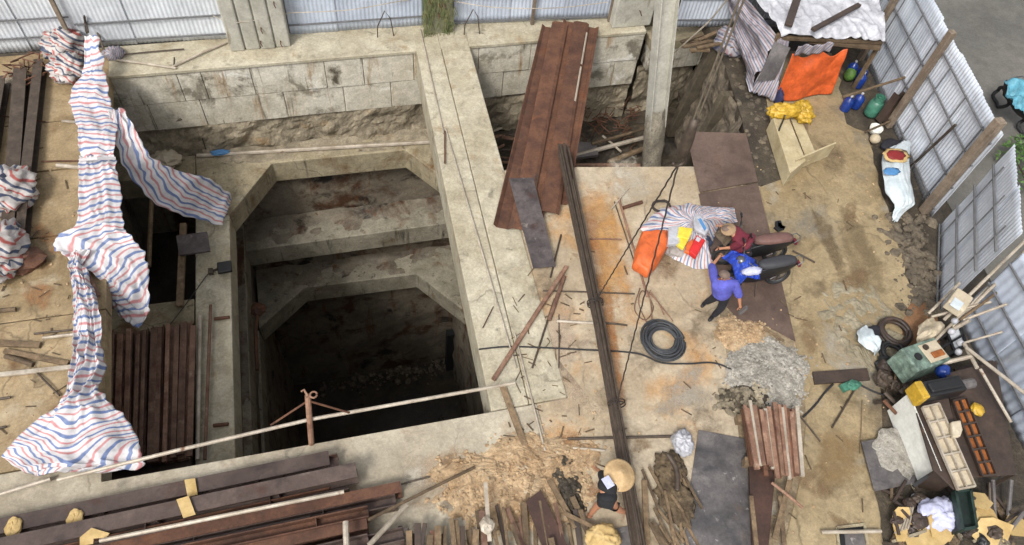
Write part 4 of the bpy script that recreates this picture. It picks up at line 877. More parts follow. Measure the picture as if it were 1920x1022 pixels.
# left side striped sheet
l0, l1 = b0+V(-.05,0,0), f0+V(-.02,0,-.1); e0, e1 = at(1360,-30,.9), at(1402,168,.35)
def side(u, v):
    p = l0.lerp(l1, u).lerp(e0.lerp(e1, u), v); k = .12*fbm((u*5, v*4, 6), 1.2)+.06*math.sin(v*14+u*4); return p+V(-k, k*.5, k)
m = MB(); m.grid(side, 50, 40, lambda u, v: (v*9+u*2+.3*math.sin(u*9), u)); m.obj('side_tarp', K['strg'], t, smooth=True, solid=.006)
fr0, fr1 = f0+V(-.02,0,-.12), f0+V(.25,-.02,-.15)
m = MB(); m.grid(lambda u, v: (f0+V(-.05,0,-.12)).lerp(at(1408,168,.3), u).lerp((f0+V(.32,.02,-.2)).lerp(at(1452,190,.1), u), v)+V(0,0,.1*fbm((u*4,v*4,8), 1.3)), 30, 20, lambda u, v: (v*5+u*2, v)); m.obj('corner_flap', K['strg'], t, smooth=True, solid=.006)
q0, q1, q2, q3 = at(1452,78,1.5), at(1482,90,1.45), at(1452,150,.55), at(1420,152,.6)
m = MB(); m.grid(lambda u, v: q0.lerp(q1, u).lerp(q3.lerp(q2, u), v)+V(-.05,-.06,.06), 4, 8); m.obj('grey_patch', K['gplate'], t, solid=.02)
m = MB(); m.blob(at(1452,172,.15), (.12,.4,.3), 3, .6, 2.5, 20, 12); m.obj('navy_cloth', K['navyc'], t, smooth=True)
# timbers weighing the roof down
def rtim(p, q, lab, w_=.13):
    a, b = at(*p, SH+.33), at(*q, SH+.3); m = MB(); m.beam(a, b, w_, .08); m.obj('roof_timber', K['dbrown'], None, lab, 'timber', bevel=.01)
rtim((1502,-25), (1478,48), 'dark plank on the left part of the white shack roof', .2); rtim((1611,9), (1524,56), 'dark thin timber lying aslant in the middle of the white shack roof')
m = MB(); crumple(m, at(1375,78,.2), (.55,.5,.4), 13); m.obj('striped_tarp', K['strg'], None, 'grey striped tarp lump beside the left wall of the shack', 'tarp', smooth=True)
# scrap at the bay back edge by the fence
random.seed(8)
for k in range(9):
    a = at(random.uniform(1275,1370), random.uniform(72,98), .05+.03*k); m = MB(); m.beam(a, a+V(random.uniform(.5,1.1), random.uniform(-.25,.25), .03), .1, .05)
    m.obj('scrap_timber', K['wood'], None, 'scrap timber stacked at the foot of the fence left of the shack', 'timber', 'scrap timbers left of the shack')
# yellow raincoat, bench
m = MB(); crumple(m, at(1470,208,.62), (.42,.2,.2), 3, yaw=-.1); crumple(m, at(1505,210,.5), (.24,.34,.22), 5); m.obj('yellow_bag', K['yellow'], None, 'yellow crumpled bags on the far end of the cream bench', 'bag', smooth=True)
t = thing('wooden_bench', 'cream wooden bench with an end board, on the path below the yellow bags', 'bench', at(1490,290,0))
z = .45; A_ = [at(x, y, z) for x, y in ((1447,222),(1478,216),(1512,300),(1480,328))]
hi = [p+V(0,0,.0) for p in A_]
m = MB(); m.hexa([V(p.x,p.y,.02) for p in (A_[0],A_[3],A_[2],A_[1])]+[V(A_[0].x,A_[0].y,.52), V(A_[3].x,A_[3].y,.52), V(A_[2].x,A_[2].y,.44), V(A_[1].x,A_[1].y,.44)]); m.obj('back_box', K['pale'], t, bevel=.02)
S_ = [at(x, y, .3) for x, y in ((1482,220),(1502,222),(1532,292),(1514,302))]
m = MB(); m.prism([(p.x,p.y) for p in S_], .26, .3); m.obj('seat', K['pale'], t, bevel=.01)
m = MB(); a, b = at(1478,326,.05), at(1552,294,.05); m.add([a,b,b+V(0,0,.5),a+V(0,0,.5),a+V(.02,.05,0),b+V(.02,.05,0),b+V(.02,.05,.5),a+V(.02,.05,.5)], [(0,1,2,3),(7,6,5,4),(0,4,5,1),(1,5,6,2),(2,6,7,3),(3,7,4,0)]); m.obj('end_board', K['pale'], t, bevel=.006)
m = MB(); m.tube([at(1474,206,.75), at(1470,222,.62), at(1462,240,.6), at(1456,258,.3)], .022, 6); m.obj('umbrella', K['black'], None, 'dark folded stick hanging over the far end of the bench', 'stick')
# blue water bottles, gas bottle, drum, pots
def bottle(x, y, z, lab):
    p = at(x, y, z); p.z = z-.25 if z > .6 else 0; t = thing('water_bottle', lab, 'water bottle', p, 'blue water bottles by the shack')
    m = MB(); m.lathe([(0,0),(.13,0),(.14,.03),(.135,.1),(.14,.13),(.14,.3),(.12,.36),(.05,.42),(.03,.44),(.03,.47),(0,.47)], p, 20); m.obj('bottle_body', K['bluep'], t, smooth=True)
    m = MB(); m.lathe([(0,.46),(.036,.46),(.036,.5),(0,.505)], p, 12); m.obj('cap', K['white'], t)
for x, y, z, lab in ((1602,122,.35,'blue water bottle nearest the orange curtain under the shack eave'),(1620,132,.35,'blue water bottle under the eave, second from the curtain'),(1616,146,.3,'blue water bottle in front of the two under the eave, above the pole'),(1592,190,.3,'blue water bottle below the pole, nearest the path'),(1612,185,.3,'blue water bottle below the pole, next to the green gas bottle')): bottle(x, y, z, lab)
m = MB(); m.blob(at(1594,140,.2), (.16,.16,.2), 3, .2, 2); m.obj('green_bag', K['leaf'], None, 'dull green bag between the curtain and the blue bottles', 'bag', smooth=True)
p = at(1637,205,.2); p.z = 0
t = thing('gas_bottle', 'green gas bottle standing by the dark leaning tube', 'gas bottle', p)
m = MB(); m.lathe([(0,.02),(.17,.02),(.19,.08),(.19,.4),(.15,.5),(.05,.55),(0,.55)], p, 22); m.obj('gas_body', K['green'], t, smooth=True)
m = MB(); m.lathe([(.12,.5),(.13,.5),(.13,.64),(.12,.64)], p, 18); m.lathe([(0,.53),(.03,.53),(.03,.62),(0,.62)], p, 8); m.obj('collar', K['green'], t, solid=.01)
for dx, lab in ((0,'dark brown H-post leaning on the fence beside the gas bottle'),(.26,'second dark post leaning on the fence, right of the gas bottle')):
    m = MB(); a, b = at(1652,228,.1)+V(dx,0,0), at(1688,178,.9)+V(dx,0,0); m.extr(ibeam_prof(.24,.24,.025,.02), a, b, (1,0,0)); m.obj('leaning_post', K['dbrown'], None, lab, 'post')
def pot(x, y, r, mat, lab, name):
    p = at(x, y, .1); p.z = 0; m = MB(); m.lathe([(0,.02),(r*.8,.02),(r,.14),(r*1.03,.2),(r*.92,.2),(r*.72,.05),(0,.05)], p, 20); m.obj(name, K[mat], None, lab, name.replace('_', ' '), smooth=True)
pot(1641,244,.17,'whitep','white-rimmed basin below the gas bottle','basin'); m = MB(); m.blob(at(1641,260,.14), (.14,.14,.13), 2, .05, 1); m.obj('white_pot', K['cream'], None, 'round cream pot just below the basin by the fence', 'pot', smooth=True)
m = MB(); m.blob(at(1672,272,.1), (.3,.2,.12), 4, .3, 2); m.obj('dark_bag', K['navy'], None, 'dark bag above the printed white sack at the fence', 'bag', smooth=True)
B((1580,182),(1800,114),1.05,.035,'t','wood','long thin pole propped between the shack corner and the fence','pole','pole')
B((1622,248),(1720,205),.25,.03,'t','wood','thin pole lying aslant below the leaning dark posts','pole','pole')
m = MB(); a, b = at(1707,313,.05), at(1792,234,2.0); m.beam(a, b, .05, .05); m.obj('brace_bar', K['rod'], None, 'thin dark brace leaning against the long fence above the printed sack', 'brace')
# printed sack
t = thing('printed_sack', 'white plastic sack printed in red and blue, slumped against the long fence', 'sack', at(1684,340,0))
m = MB(); rowsS = [(1676,276,1706,268,.35,.35),(1655,290,1704,290,.35,.35),(1653,325,1704,325,.4,.4),(1660,360,1711,362,.35,.35),(1676,385,1713,385,.25,.25),(1672,402,1694,400,.12,.12),(1671,417,1681,418,.05,.05)]
ribbon(m, rowsS, 24, 50, .05, 4, hump=.22); m.obj('sack_body', K['sack'], t, smooth=True, solid=.01)
def decal(poly, z, mat, par, name):
    q = [at(x, y, z) for x, y in poly]; m = MB(); cq = sum(q, V(0,0,0))/len(q)
    m.blob(cq, (max(abs(p.x-cq.x) for p in q), max(abs(p.y-cq.y) for p in q), .015), 3, .5, 2.5, 16, 6); m.obj(name, K[mat], par, smooth=True)
decal([(1668,280),(1698,280),(1690,305),(1668,300)], .62, 'card', t, 'print_patch'); decal([(1670,284),(1692,282),(1688,300),(1672,296)], .64, 'print_red', t, 'print_patch'); decal([(1663,315),(1682,312),(1680,328),(1664,330)], .62, 'print_blue', t, 'print_patch')

# ================================================================== MOTORBIKES
def bike(rear, front, seat, lab):
    a, b = at(*rear, .55), at(*front, .55); d = (b-a); d.z = 0; d.normalize(); ctr = (a+b)/2; ctr.z = 0
    M_ = Matrix.Translation(ctr) @ Matrix.Rotation(math.atan2(d.y, d.x), 4, 'Z') @ Matrix.Rotation(R(7), 4, 'X')
    t = thing('motorbike', lab, 'motorbike', ctr, 'motorbikes parked on the brown plate')
    def mb(): m = MB(); m.M = M_; return m
    for x in (-.6, .62):
        m = mb(); m.tube([V(x+.25*math.cos(k*math.pi/12), 0, .29+.25*math.sin(k*math.pi/12)) for k in range(24)], .045, 8, closed=True); wl = m.obj('wheel', K['rubber'], t, smooth=True)
        m = mb(); m.tube([V(x+.2*math.cos(k*math.pi/12), 0, .29+.2*math.sin(k*math.pi/12)) for k in range(24)], .018, 6, closed=True)
        for k in range(10): m.tube([V(x, 0, .29), V(x+.2*math.cos(k*.628), 0, .29+.2*math.sin(k*.628))], .007, 4)
        m.tube([V(x,-.06,.29), V(x,.06,.29)], .04, 8); r_ = m.obj('rim', K['chrome'], t); r_.parent = wl
    m = mb()
    def sec(x, w_, z0, z1): return [V(x,-w_*.7,z0), V(x,w_*.7,z0), V(x,w_,(z0+z1)/2), V(x,w_*.8,z1), V(x,-w_*.8,z1), V(x,-w_,(z0+z1)/2)]
    secs = [sec(-.92,.05,.6,.68), sec(-.7,.11,.45,.74), sec(-.35,.14,.32,.74), sec(0,.13,.25,.62), sec(.2,.11,.25,.5), sec(.36,.12,.3,.62), sec(.46,.1,.55,.92)]
    vs = sum(secs, []); fs = [(i*6+k, i*6+(k+1) % 6, (i+1)*6+(k+1) % 6, (i+1)*6+k) for i in range(6) for k in range(6)]+[(5,4,3,2,1,0), tuple(range(36,42))]
    m.add(vs, fs); m.obj('body', K['black'], t, smooth=True, bevel=.01)
    m = mb(); S2 = [(-.86,.07,.80),(-.78,.115,.83),(-.55,.14,.83),(-.3,.14,.80),(-.12,.115,.79),(.02,.07,.77)]
    vs = []; 
    for x, w_, z in S2: vs += [V(x,-w_,z-.09), V(x,-w_,z-.02), V(x,-w_*.6,z+.015), V(x,0,z+.02), V(x,w_*.6,z+.015), V(x,w_,z-.02), V(x,w_,z-.09)]
    fs = [(i*7+k, i*7+k+1, (i+1)*7+k+1, (i+1)*7+k) for i in range(5) for k in range(6)]+[tuple(range(7)), tuple(range(35,42))[::-1]]
    m.add(vs, fs); m.obj('seat', seat, t, smooth=True)
    m = mb(); m.tube([V(-.88,-.12,.7), V(-1.0,-.1,.78), V(-1.04,0,.79), V(-1.0,.1,.78), V(-.88,.12,.7)], .014, 6); m.obj('grab_rail', K['chrome'], t)
    m = mb(); m.box((-.98,0,.62), (.06,.16,.08)); m.obj('tail_light', K['maroon'], t, bevel=.01)
    for s_ in (-1, 1):
        m = mb(); m.add([V(.3,s_*.05,.35), V(.42,s_*.24,.4), V(.5,s_*.24,.78), V(.5,s_*.05,.86), V(.33,s_*.05,.35), V(.45,s_*.24,.4), V(.53,s_*.24,.78), V(.53,s_*.05,.86)], [(0,1,2,3),(7,6,5,4),(0,4,5,1),(1,5,6,2),(2,6,7,3),(3,7,4,0)]); m.obj('leg_shield', K['black'], t)
    m = mb(); m.tube([V(.3,-.34,.98), V(.36,-.2,1.02), V(.42,-.06,.98), V(.42,.06,.98), V(.36,.2,1.02), V(.3,.34,.98)], .016, 7); hb_ = m.obj('handlebar', K['chrome'], t, smooth=True)
    for s_ in (-1, 1):
        m = mb(); m.tube([V(.29,s_*.36,.975), V(.345,s_*.24,1.01)], .024, 8); m.obj('grip', K['rubber'], t).parent = hb_
        m = mb(); m.tube([V(.36,s_*.2,1.02), V(.38,s_*.3,1.2)], .008, 5); m.blob(V(.38,s_*.32,1.24), (.02,.075,.05), 1, 0, 1, 12, 8); m.obj('mirror', K['black'], t, smooth=True).parent = hb_
    m = mb(); m.blob((.5,0,.96), (.11,.12,.1), 1, .05, 1, 16, 10); m.obj('headlight', K['chrome'], t, smooth=True)
    m = mb(); m.grid(lambda u, v: V(.62+.31*math.cos(.4+2.0*u), -.06+.12*v, .29+.31*math.sin(.4+2.0*u)), 12, 3); m.obj('front_fender', K['black'], t, smooth=True, solid=.006)
    for s_ in (-1, 1):
        m = mb(); m.tube([V(.44,s_*.07,.85), V(.62,s_*.07,.29)], .022, 7); m.obj('fork', K['chrome'], t)
    m = mb(); m.tube([V(.05,-.15,.25), V(-.4,-.17,.28), V(-.85,-.18,.38)], lambda q: .03+.03*q, 9); m.obj('exhaust', K['chrome'], t, smooth=True)
    m = mb(); m.tube([V(-.05,.1,.25), V(.0,.3,.0)], .014, 6); m.obj('kickstand', K['rod'], t)
    return t, M_
bike((1489,461), (1338,470), K['seatbr'], 'farther motorbike with brown-black seat, beside the person in maroon')
b2, M2 = bike((1489,503), (1352,520), K['seatb'], 'nearer motorbike with grey-black seat, its front under a blue raincoat')
m = MB(); m.M = M2
def rc(u, v):
    y = (u-.5)*.86; x = .66-.58*v; prof = 1.06-.25*abs(u-.5)*2-.38*max(0, v-.35)**1.2-.5*max(0, .25-v)*2
    w_ = .1*noise.fractal(V(x*4, y*4, 3), 1, 2, 3)+.07*(1-abs(noise.noise(V(x*5, y*3+x*2, 8)))*2)
    return V(x+w_*.4, y*(1-.25*v)+w_*.3, prof+w_)
m.grid(rc, 40, 40); m.obj('raincoat', K['rain'], None, 'crumpled bright blue raincoat draped over the front of the nearer motorbike', 'raincoat', smooth=True, solid=.008)
m = MB(); m.M = M2; m.blob((.42,.36,1.0), (.22,.1,.08), 5, .4, 3, 16, 10); m.obj('pale_bag', K['lilac'], None, 'pale folded bag at the top edge of the blue raincoat', 'bag', smooth=True)
B((1486,470),(1528,492),.05,.022,'t','rod','dark short bar on the path behind the motorbike tails','iron_bar','bar')
m = MB(); random.seed(6); q = at(1458,425,.02)
for k in range(7): m.box(q+V(random.uniform(-.12,.12), random.uniform(-.09,.09), .03), (.16,.09,.04), random.uniform(0,3))
m.obj('black_rubble', K['black'], None, 'little pile of black scraps on the path behind the motorbikes', 'scrap')

# ================================================================== PEOPLE
def skin(name, pts, edges, mat, parent, root=0, sub=2):
    base = ROOT[parent.name]
    me = bpy.data.meshes.new(name); me.from_pydata([Vector(p)-base for p, r in pts], edges, []); me.materials.append(mat)
    o = bpy.data.objects.new(name, me); C.objects.link(o); o.parent = parent; ROOT[o.name] = base
    o.modifiers.new('skin', 'SKIN').use_smooth_shade = True
    for i, (p, r) in enumerate(pts):
        sv = me.skin_vertices[0].data[i]; sv.radius = (r, r) if isinstance(r, (int, float)) else r; sv.use_root = i == root
    s_ = o.modifiers.new('sub', 'SUBSURF'); s_.levels = sub; s_.render_levels = sub
    return o
def lerp(a, b, f): return Vector(a).lerp(Vector(b), f)
def person(lab, J, shirt, trousers, sleeve=1.0, loose=1.0, legs=1.0, hat=None, hair=None, shoes=None, face=(0,-1,0)):
    """J: joints pelvis chest neck head, shL elL haL, shR elR haR, hipL knL foL, hipR knR foR (world)"""
    J = {k: Vector(v) for k, v in J.items()}; base = V(J['pelvis'].x, J['pelvis'].y, 0)
    t = thing('person', lab, 'person', base)
    face = Vector(face).normalized(); up = (J['head']-J['neck']).normalized(); side = face.cross(up).normalized()
    P_ = []; E2 = []
    def add(p, r, par=None):
        P_.append((p, r)); 
        if par is not None: E2.append((par, len(P_)-1))
        return len(P_)-1
    pe = add(J['pelvis'], .135); be = add(lerp(J['pelvis'], J['chest'], .5), .125, pe); ch = add(J['chest'], .145, be); ne = add(J['neck'], .06, ch)
    add(lerp(J['neck'], J['head'], .55), .07, ne); h1 = len(P_)-1; h2 = add(J['head'], .098, h1); h3 = add(J['head']+up*.075, .085, h2); add(J['head']+up*.125, .045, h3)
    for s_ in 'LR':
        sh = add(J['sh'+s_], .062, ch); el = add(J['el'+s_], .045, sh); wr = add(lerp(J['el'+s_], J['ha'+s_], .9), .03, el); pm = add(J['ha'+s_]+(J['ha'+s_]-J['el'+s_]).normalized()*.05, .036, wr)
        hp_ = add(J['hip'+s_], .09, pe); kn = add(J['kn'+s_], .062, hp_); an = add(lerp(J['kn'+s_], J['fo'+s_], .92), .042, kn)
        toe = face.copy(); toe.z = 0; toe.normalize(); f1_ = add(J['fo'+s_]+V(0,0,.03), .045, an); add(J['fo'+s_]+toe*.15+V(0,0,.025), .032, f1_)
    body = skin('body', P_, E2, K['skin'], t)
    # fingers, thumbs
    for s_ in 'LR':
        h = J['ha'+s_]; d = (h-J['el'+s_]).normalized(); w_ = d.cross(up if abs(d.dot(up)) < .9 else face).normalized(); dn = d.cross(w_).normalized()
        for k, (o_, L) in enumerate(((-.03,.07),(-.01,.085),(.01,.08),(.03,.062))):
            a = h+d*.07+w_*o_; skin('finger', [(a, .0095), (a+d*L*.5+dn*.008, .009), (a+d*L*.85+dn*.03, .007)], [(0,1),(1,2)], K['skin'], t, sub=1)
        a = h+d*.03+w_*.03; skin('thumb', [(a, .011), (a+d*.04+w_*.035, .0095), (a+d*.07+w_*.04, .008)], [(0,1),(1,2)], K['skin'], t, sub=1)
    # face
    hc = J['head']+up*.02
    m = MB(); m.blob(hc+face*.105-up*.01, (.014,.014,.022), 1, 0, 1, 8, 6); m.obj('nose', K['skin'], t, smooth=True)
    for s_ in (-1, 1):
        m = MB(); m.blob(hc+face*.09+side*s_*.033+up*.02, (.012,.012,.009), 1, 0, 1, 8, 6); m.obj('eye', K['black'], t, smooth=True)
        m = MB(); m.blob(hc+side*s_*.1, (.018,.022,.03), 1, 0, 1, 8, 6); m.obj('ear', K['skin'], t, smooth=True)
    m = MB(); m.blob(hc+face*.088-up*.052, (.024,.012,.008), 1, 0, 1, 8, 6); m.obj('mouth', K['maroon'], t, smooth=True)
    # clothes
    Q = []; E3 = []
    def ad(p, r, par=None):
        Q.append((p, r))
        if par is not None: E3.append((par, len(Q)-1))
        return len(Q)-1
    a = ad(J['chest'], (.185*loose,.17*loose)); b = ad(lerp(J['pelvis'], J['chest'], .5), .175*loose, a); c_ = ad(lerp(J['pelvis'], J['chest'], -.2), .2*loose, b); ad(lerp(J['chest'], J['neck'], .75), .085, a)
    for s_ in 'LR':
        sh = ad(J['sh'+s_], .09*loose, a); e_ = ad(lerp(J['sh'+s_], J['el'+s_], min(1, sleeve*1.0)), .072*loose, sh)
        if sleeve > 1: ad(lerp(J['el'+s_], J['ha'+s_], sleeve-1), .052, e_)
    skin('shirt', Q, E3, shirt, t)
    Q = []; E3 = []
    a = ad(J['pelvis'], .17); ad(lerp(J['pelvis'], J['chest'], .3), .155, a)
    for s_ in 'LR':
        hp_ = ad(J['hip'+s_]+V(0,0,-.02), .115, a); kn = ad(lerp(J['hip'+s_], J['kn'+s_], min(1, legs)), .088, hp_)
        if legs > 1: ad(lerp(J['kn'+s_], J['fo'+s_], legs-1), .065, kn)
    skin('trousers', Q, E3, trousers, t)
    if hair is not None:
        m = MB()
        def hf(u, v):
            a = 2*math.pi*u; th = v*1.45; d = up*math.cos(th)+(side*math.cos(a)-face*math.sin(a)*1.0)*math.sin(th); return J['head']+up*.035-face*.012+d*(.116+.006*nz(d*6))
        m.grid(hf, 24, 10); m.obj('hair', hair, t, smooth=True)
    if hat is not None:
        mat, r_, hh, ax = hat; ax = Vector(ax).normalized(); mm = ax.to_track_quat('Z', 'Y').to_matrix()
        m = MB(); n_ = 10; m.lathe([(r_*k/n_, hh*(1-k/n_)**1.15+.004*(k % 2)) for k in range(n_+1)][::-1]+[], J['head']+ax*.04, 30, mm); m.obj('hat', mat, t, smooth=True, solid=.008)
    if shoes is not None:
        toe = face.copy(); toe.z = 0; toe.normalize()
        for s_ in 'LR':
            skin('shoe', [(J['fo'+s_]-toe*.05+V(0,0,.035), .05), (J['fo'+s_]+toe*.08+V(0,0,.035), .052), (J['fo'+s_]+toe*.18+V(0,0,.03), .035)], [(0,1),(1,2)], shoes, t, sub=1)
    return t
# man in purple, striding
fL, fR = at(1322,568,0), at(1336,594,0)
pv = at(1352,553,.84); ch_ = at(1358,527,1.24); hd = at(1358,517,1.53)
dn = (V(pv.x, pv.y, 0)-V(hd.x, hd.y, 0))
person('person in a purple shirt and black trousers, striding beside the nearer motorbike', dict(pelvis=pv, chest=ch_, neck=lerp(ch_, hd, .5), head=hd,
    shL=at(1340,528,1.30), elL=at(1335,498,1.12), haL=at(1349,481,1.10), shR=at(1378,533,1.30), elR=at(1386,556,1.05), haR=at(1388,574,.82),
    hipL=at(1345,553,.80), knL=at(1336,560,.42), foL=fL, hipR=at(1359,560,.80), knR=at(1352,578,.42), foR=fR),
    K['purple'], K['navy'], sleeve=1.05, loose=1.22, legs=1.9, hair=K['hair'], shoes=K['black'], face=(at(1325,590,0)-at(1350,560,0)))
q = at(1391,582,.8); m = MB(); m.beam(q+V(-.02,0,-.12), q+V(.06,-.02,.14), .09, .06); m.obj('grey_tool', K['gplate'], None, 'grey tool held in the lowered hand of the person in purple', 'tool', bevel=.015)
# person in maroon bending behind the farther motorbike
hd = at(1366,432,1.12); ch_ = at(1384,446,1.02); pv = at(1398,462,.85)
ax = (hd-ch_).normalized()
person('person in maroon bending over the goods beside the brown cloth, wearing a small tan hat', dict(pelvis=pv, chest=ch_, neck=lerp(ch_, hd, .55), head=hd,
    shL=ch_+V(-.02,-.16,.02), elL=at(1372,464,.82), haL=at(1352,466,.68), shR=ch_+V(.05,.17,.02), elR=at(1378,428,.85), haR=at(1352,424,.7),
    hipL=pv+V(.02,-.1,-.04), knL=pv+V(-.12,-.12,-.42), foL=V(pv.x-.05, pv.y-.13, 0), hipR=pv+V(.02,.1,-.04), knR=pv+V(-.1,.14,-.42), foR=V(pv.x-.03, pv.y+.15, 0)),
    K['maroon'], K['navy'], sleeve=1.1, legs=1.9, hat=(K['tan'], .16, .1, (-.35,0,.94)), loose=1.2, hair=K['hair'], shoes=K['black'], face=(-.8,0,-.6))
m = MB(); q0, q1, q2, q3 = at(1338,440,.75), at(1362,418,.8), at(1398,424,.8), at(1360,462,.7)
m.grid(lambda u, v: q0.lerp(q1, u).lerp(q3.lerp(q2, u), v)+V(0,0,.1*math.sin(3.14*u)*math.sin(3.14*v)+.05*fbm((u*4,v*4,3), 1)), 24, 24); m.obj('brown_cloth', K['olive'], None, 'olive-brown cloth held open in front of the person in maroon', 'cloth', smooth=True, solid=.012)
# worker bending, conical hat
hd = at(1160,892,.98); ch_ = at(1141,905,1.0); pv = at(1137,938,.84)
person('person in a black shirt bending down, wearing a wide conical straw hat, legs bare', dict(pelvis=pv, chest=ch_, neck=lerp(ch_, hd, .5), head=hd,
    shL=at(1133,898,.98), elL=at(1126,885,.75), haL=at(1117,878,.5), shR=at(1152,910,.96), elR=at(1166,914,.7), haR=at(1172,905,.45),
    hipL=at(1130,940,.80), knL=at(1117,951,.45), foL=at(1105,968,0), hipR=at(1144,944,.80), knR=at(1163,957,.42), foR=at(1180,962,0)),
    K['blackc'], K['blackc'], sleeve=.9, loose=1.12, legs=.45, hat=(K['straw'], .29, .16, (.12,-.1,.98)), hair=K['hair'], face=(.5,.5,-.7))
t = bpy.data.objects[-1] if False else None
q = at(1139,906,1.19); m = MB(); m.box(q+V(0,0,.05), (.15,.2,.012), .3); pr_ = [o for o in bpy.data.objects if o.name.startswith('person') and 'straw' in o.get('label', '')][0]
m.obj('shirt_print', K['lilac'], pr_, bevel=.004)
B((1114,868),(1150,882),.45,.016,'t','wood','thin tool handle under the bending worker','tool_handle','tool')

# ================================================================== HEAPS
def heap(name, cx, cy, rx, ry, h, mat, lab, seed, nst=0, rs=.05, kind=None, smat=None, yaw=0):
    c_ = at(cx, cy, 0); m = MB(); random.seed(seed)
    def fn(u, v):
        a = 2*math.pi*u; k = 1+.28*noise.fractal(V(math.cos(a)*1.5, math.sin(a)*1.5, seed), 1, 2, 3); x, y = rx*v*k*math.cos(a), ry*v*k*math.sin(a)
        x, y = x*math.cos(yaw)-y*math.sin(yaw), x*math.sin(yaw)+y*math.cos(yaw)
        q_ = max(0, 1-v*v)
        z = h*q_**1.2*(1+.4*fbm((x*1.3, y*1.3, seed), 1))+.05*fbm((x*3.5, y*3.5, seed), 1)*q_**.4+.035*fbm((x*6, y*6, seed), 1)-.03*v**4
        return V(c_.x+x, c_.y+y, z+.012)
    m.grid(fn, 70, 30); o = m.obj(name, mat, None, lab, 'heap', kind=kind, smooth=False)
    if nst:
        m = MB()
        for k in range(nst):
            p = fn(random.random(), random.random()**.6*1.08); m.stone(p+V(0,0,.01), rs*random.uniform(.35,1.3), k)
        s_ = m.obj('loose_stone', smat or mat, None); s_.parent = o; s_.location = ROOT[s_.name]-o.location; s_['kind'] = 'stuff'
    return o
heap('dirt_heap', 972, 900, 1.7, .95, .08, K['dirt'], 'flat spread heap of pale yellow dirt beside the bending worker', 3, 520, .032, smat=K['dirt'])
heap('ash_heap', 1062, 905, .35, .7, .08, K['soil'], 'dark streak of ash at the right side of the yellow dirt heap', 6, 60, .04)
heap('gravel_heap', 1440, 705, 1.05, .85, .1, K['gravel'], 'grey gravel heap between the right floor and the path', 8, 620, .028, smat=K['gravel'], yaw=.5)
heap('dirt_heap', 1385, 625, .6, .42, .12, K['dirt'], 'small yellow dirt heap at the feet of the person in purple', 9, 160, .03, smat=K['dirt'])
heap('mud_patch', 1620, 610, 1.1, 1.3, .004, K['spill'], 'thin grey mortar spill on the path', 10)
heap('rubble_heap', 1405, 745, .7, .35, .12, K['soil'], 'dark rubble along the edge of the right floor above the bar stack', 12, 120, .06, smat=K['stonew'])
m = MB(); random.seed(21)
for k in range(420):
    u = random.random(); p = at(1690+55*u+random.gauss(0,22), 400+190*u, 0)
    if p.x > 11.6: m.stone(p+V(0,0,-.005), random.choice((.02,.03,.03,.05,.09,.13)), k)
m.obj('rubble', K['rubble'], None, 'rubble strewn over the dark soil strip along the fences', 'rubble', kind='stuff')
m = MB()
for k in range(200):
    y = random.uniform(10.6,16.8); p = V(9.9+(y-10.6)*.23+random.uniform(0,.8), y, random.uniform(-.06,.0)); m.stone(p, random.choice((.02,.03,.05,.1)), k)
m.obj('rubble', K['rubble'], None, 'rubble on the earth bank between the bay and the cream bench', 'rubble', kind='stuff')
m = MB()
for k in range(230):
    p = at(random.uniform(960,1370), random.uniform(330,860), 0); m.stone(p, random.choice((.01,.014,.018,.026)), k)
for k in range(120):
    p = at(random.uniform(1420,1660), random.uniform(250,1000), .008); m.stone(p, random.choice((.012,.02,.03)), k)
for k in range(70):
    p = at(random.uniform(-10,170), random.uniform(230,880), 0); m.stone(p, random.choice((.012,.02,.03)), k)
m.obj('pebbles', K['dirt'], None, 'pebbles and crumbs scattered over the floors and the path', 'pebbles', kind='stuff')
m = MB(); q = at(1280,830,.18); crumple(m, q, (.2,.24,.2), 22); m.obj('plastic_bag', K['white'], None, 'white plastic bag with pink stains beside the large grey plate', 'bag', smooth=True)
m = MB(); m.blob(at(1155,905,.0), (.1,.1,.01), 1); 
# burlap heap
t = thing('burlap_heap', 'dirty burlap and sticks heaped left of the large grey plate', 'heap', at(1262,910,0))
m = MB(); crumple(m, at(1256,880,.05), (.26,.32,.12), 31, amp=.6); crumple(m, at(1268,938,.05), (.28,.45,.12), 33, amp=.6); m.obj('burlap', K['burlap'], t, smooth=True)
random.seed(41)
for k in range(20):
    m = MB(); a = at(random.uniform(1215,1292), random.uniform(855,1000), random.uniform(.06,.2)); an = random.uniform(-1.9,-1.2); m.beam(a, a+V(math.cos(an), math.sin(an), random.uniform(-.05,.05))*random.uniform(.35,.9), .05, .03); m.obj('stick', K['wood'], t)
cable([(1252,852),(1268,880),(1270,920)], .05, 'rod', 'dark hose lying on the burlap heap', 'hose', .35)
# bar stack: ribbed rusty bundle on a dark grate
t = thing('bar_stack', 'bundle of short rusty ribbed bars stacked beside the path', 'bar stack', at(1450,820,0)); random.seed(17)
a0, a1, b0_, b1_ = at(1392,762,.5), at(1498,765,.5), at(1412,872,.5), at(1508,892,.5)
for k in range(18):
    f = (k+.5)/18; p, q = a0.lerp(a1, f), b0_.lerp(b1_, f); d = (q-p).normalized(); m = MB(); e1, e2 = random.uniform(-.12,.1), random.uniform(-.1,.14); dz = random.uniform(-.05,.05)
    m.beam(p+d*e1+V(0,0,dz), q+d*e2+V(0,0,dz), random.uniform(.05,.085), .055); m.obj('bar', K[('rust2','rust2','pipe','rust2','rust')[k % 5]], t)
for k in range(7):
    f = (k+.5)/7; p, q = a0.lerp(a1, f), b0_.lerp(b1_, f); m = MB(); m.beam(p+V(0,0,-.13), q+V(0,.05,-.13), .12, .1); m.obj('bar', K['rust'], t)
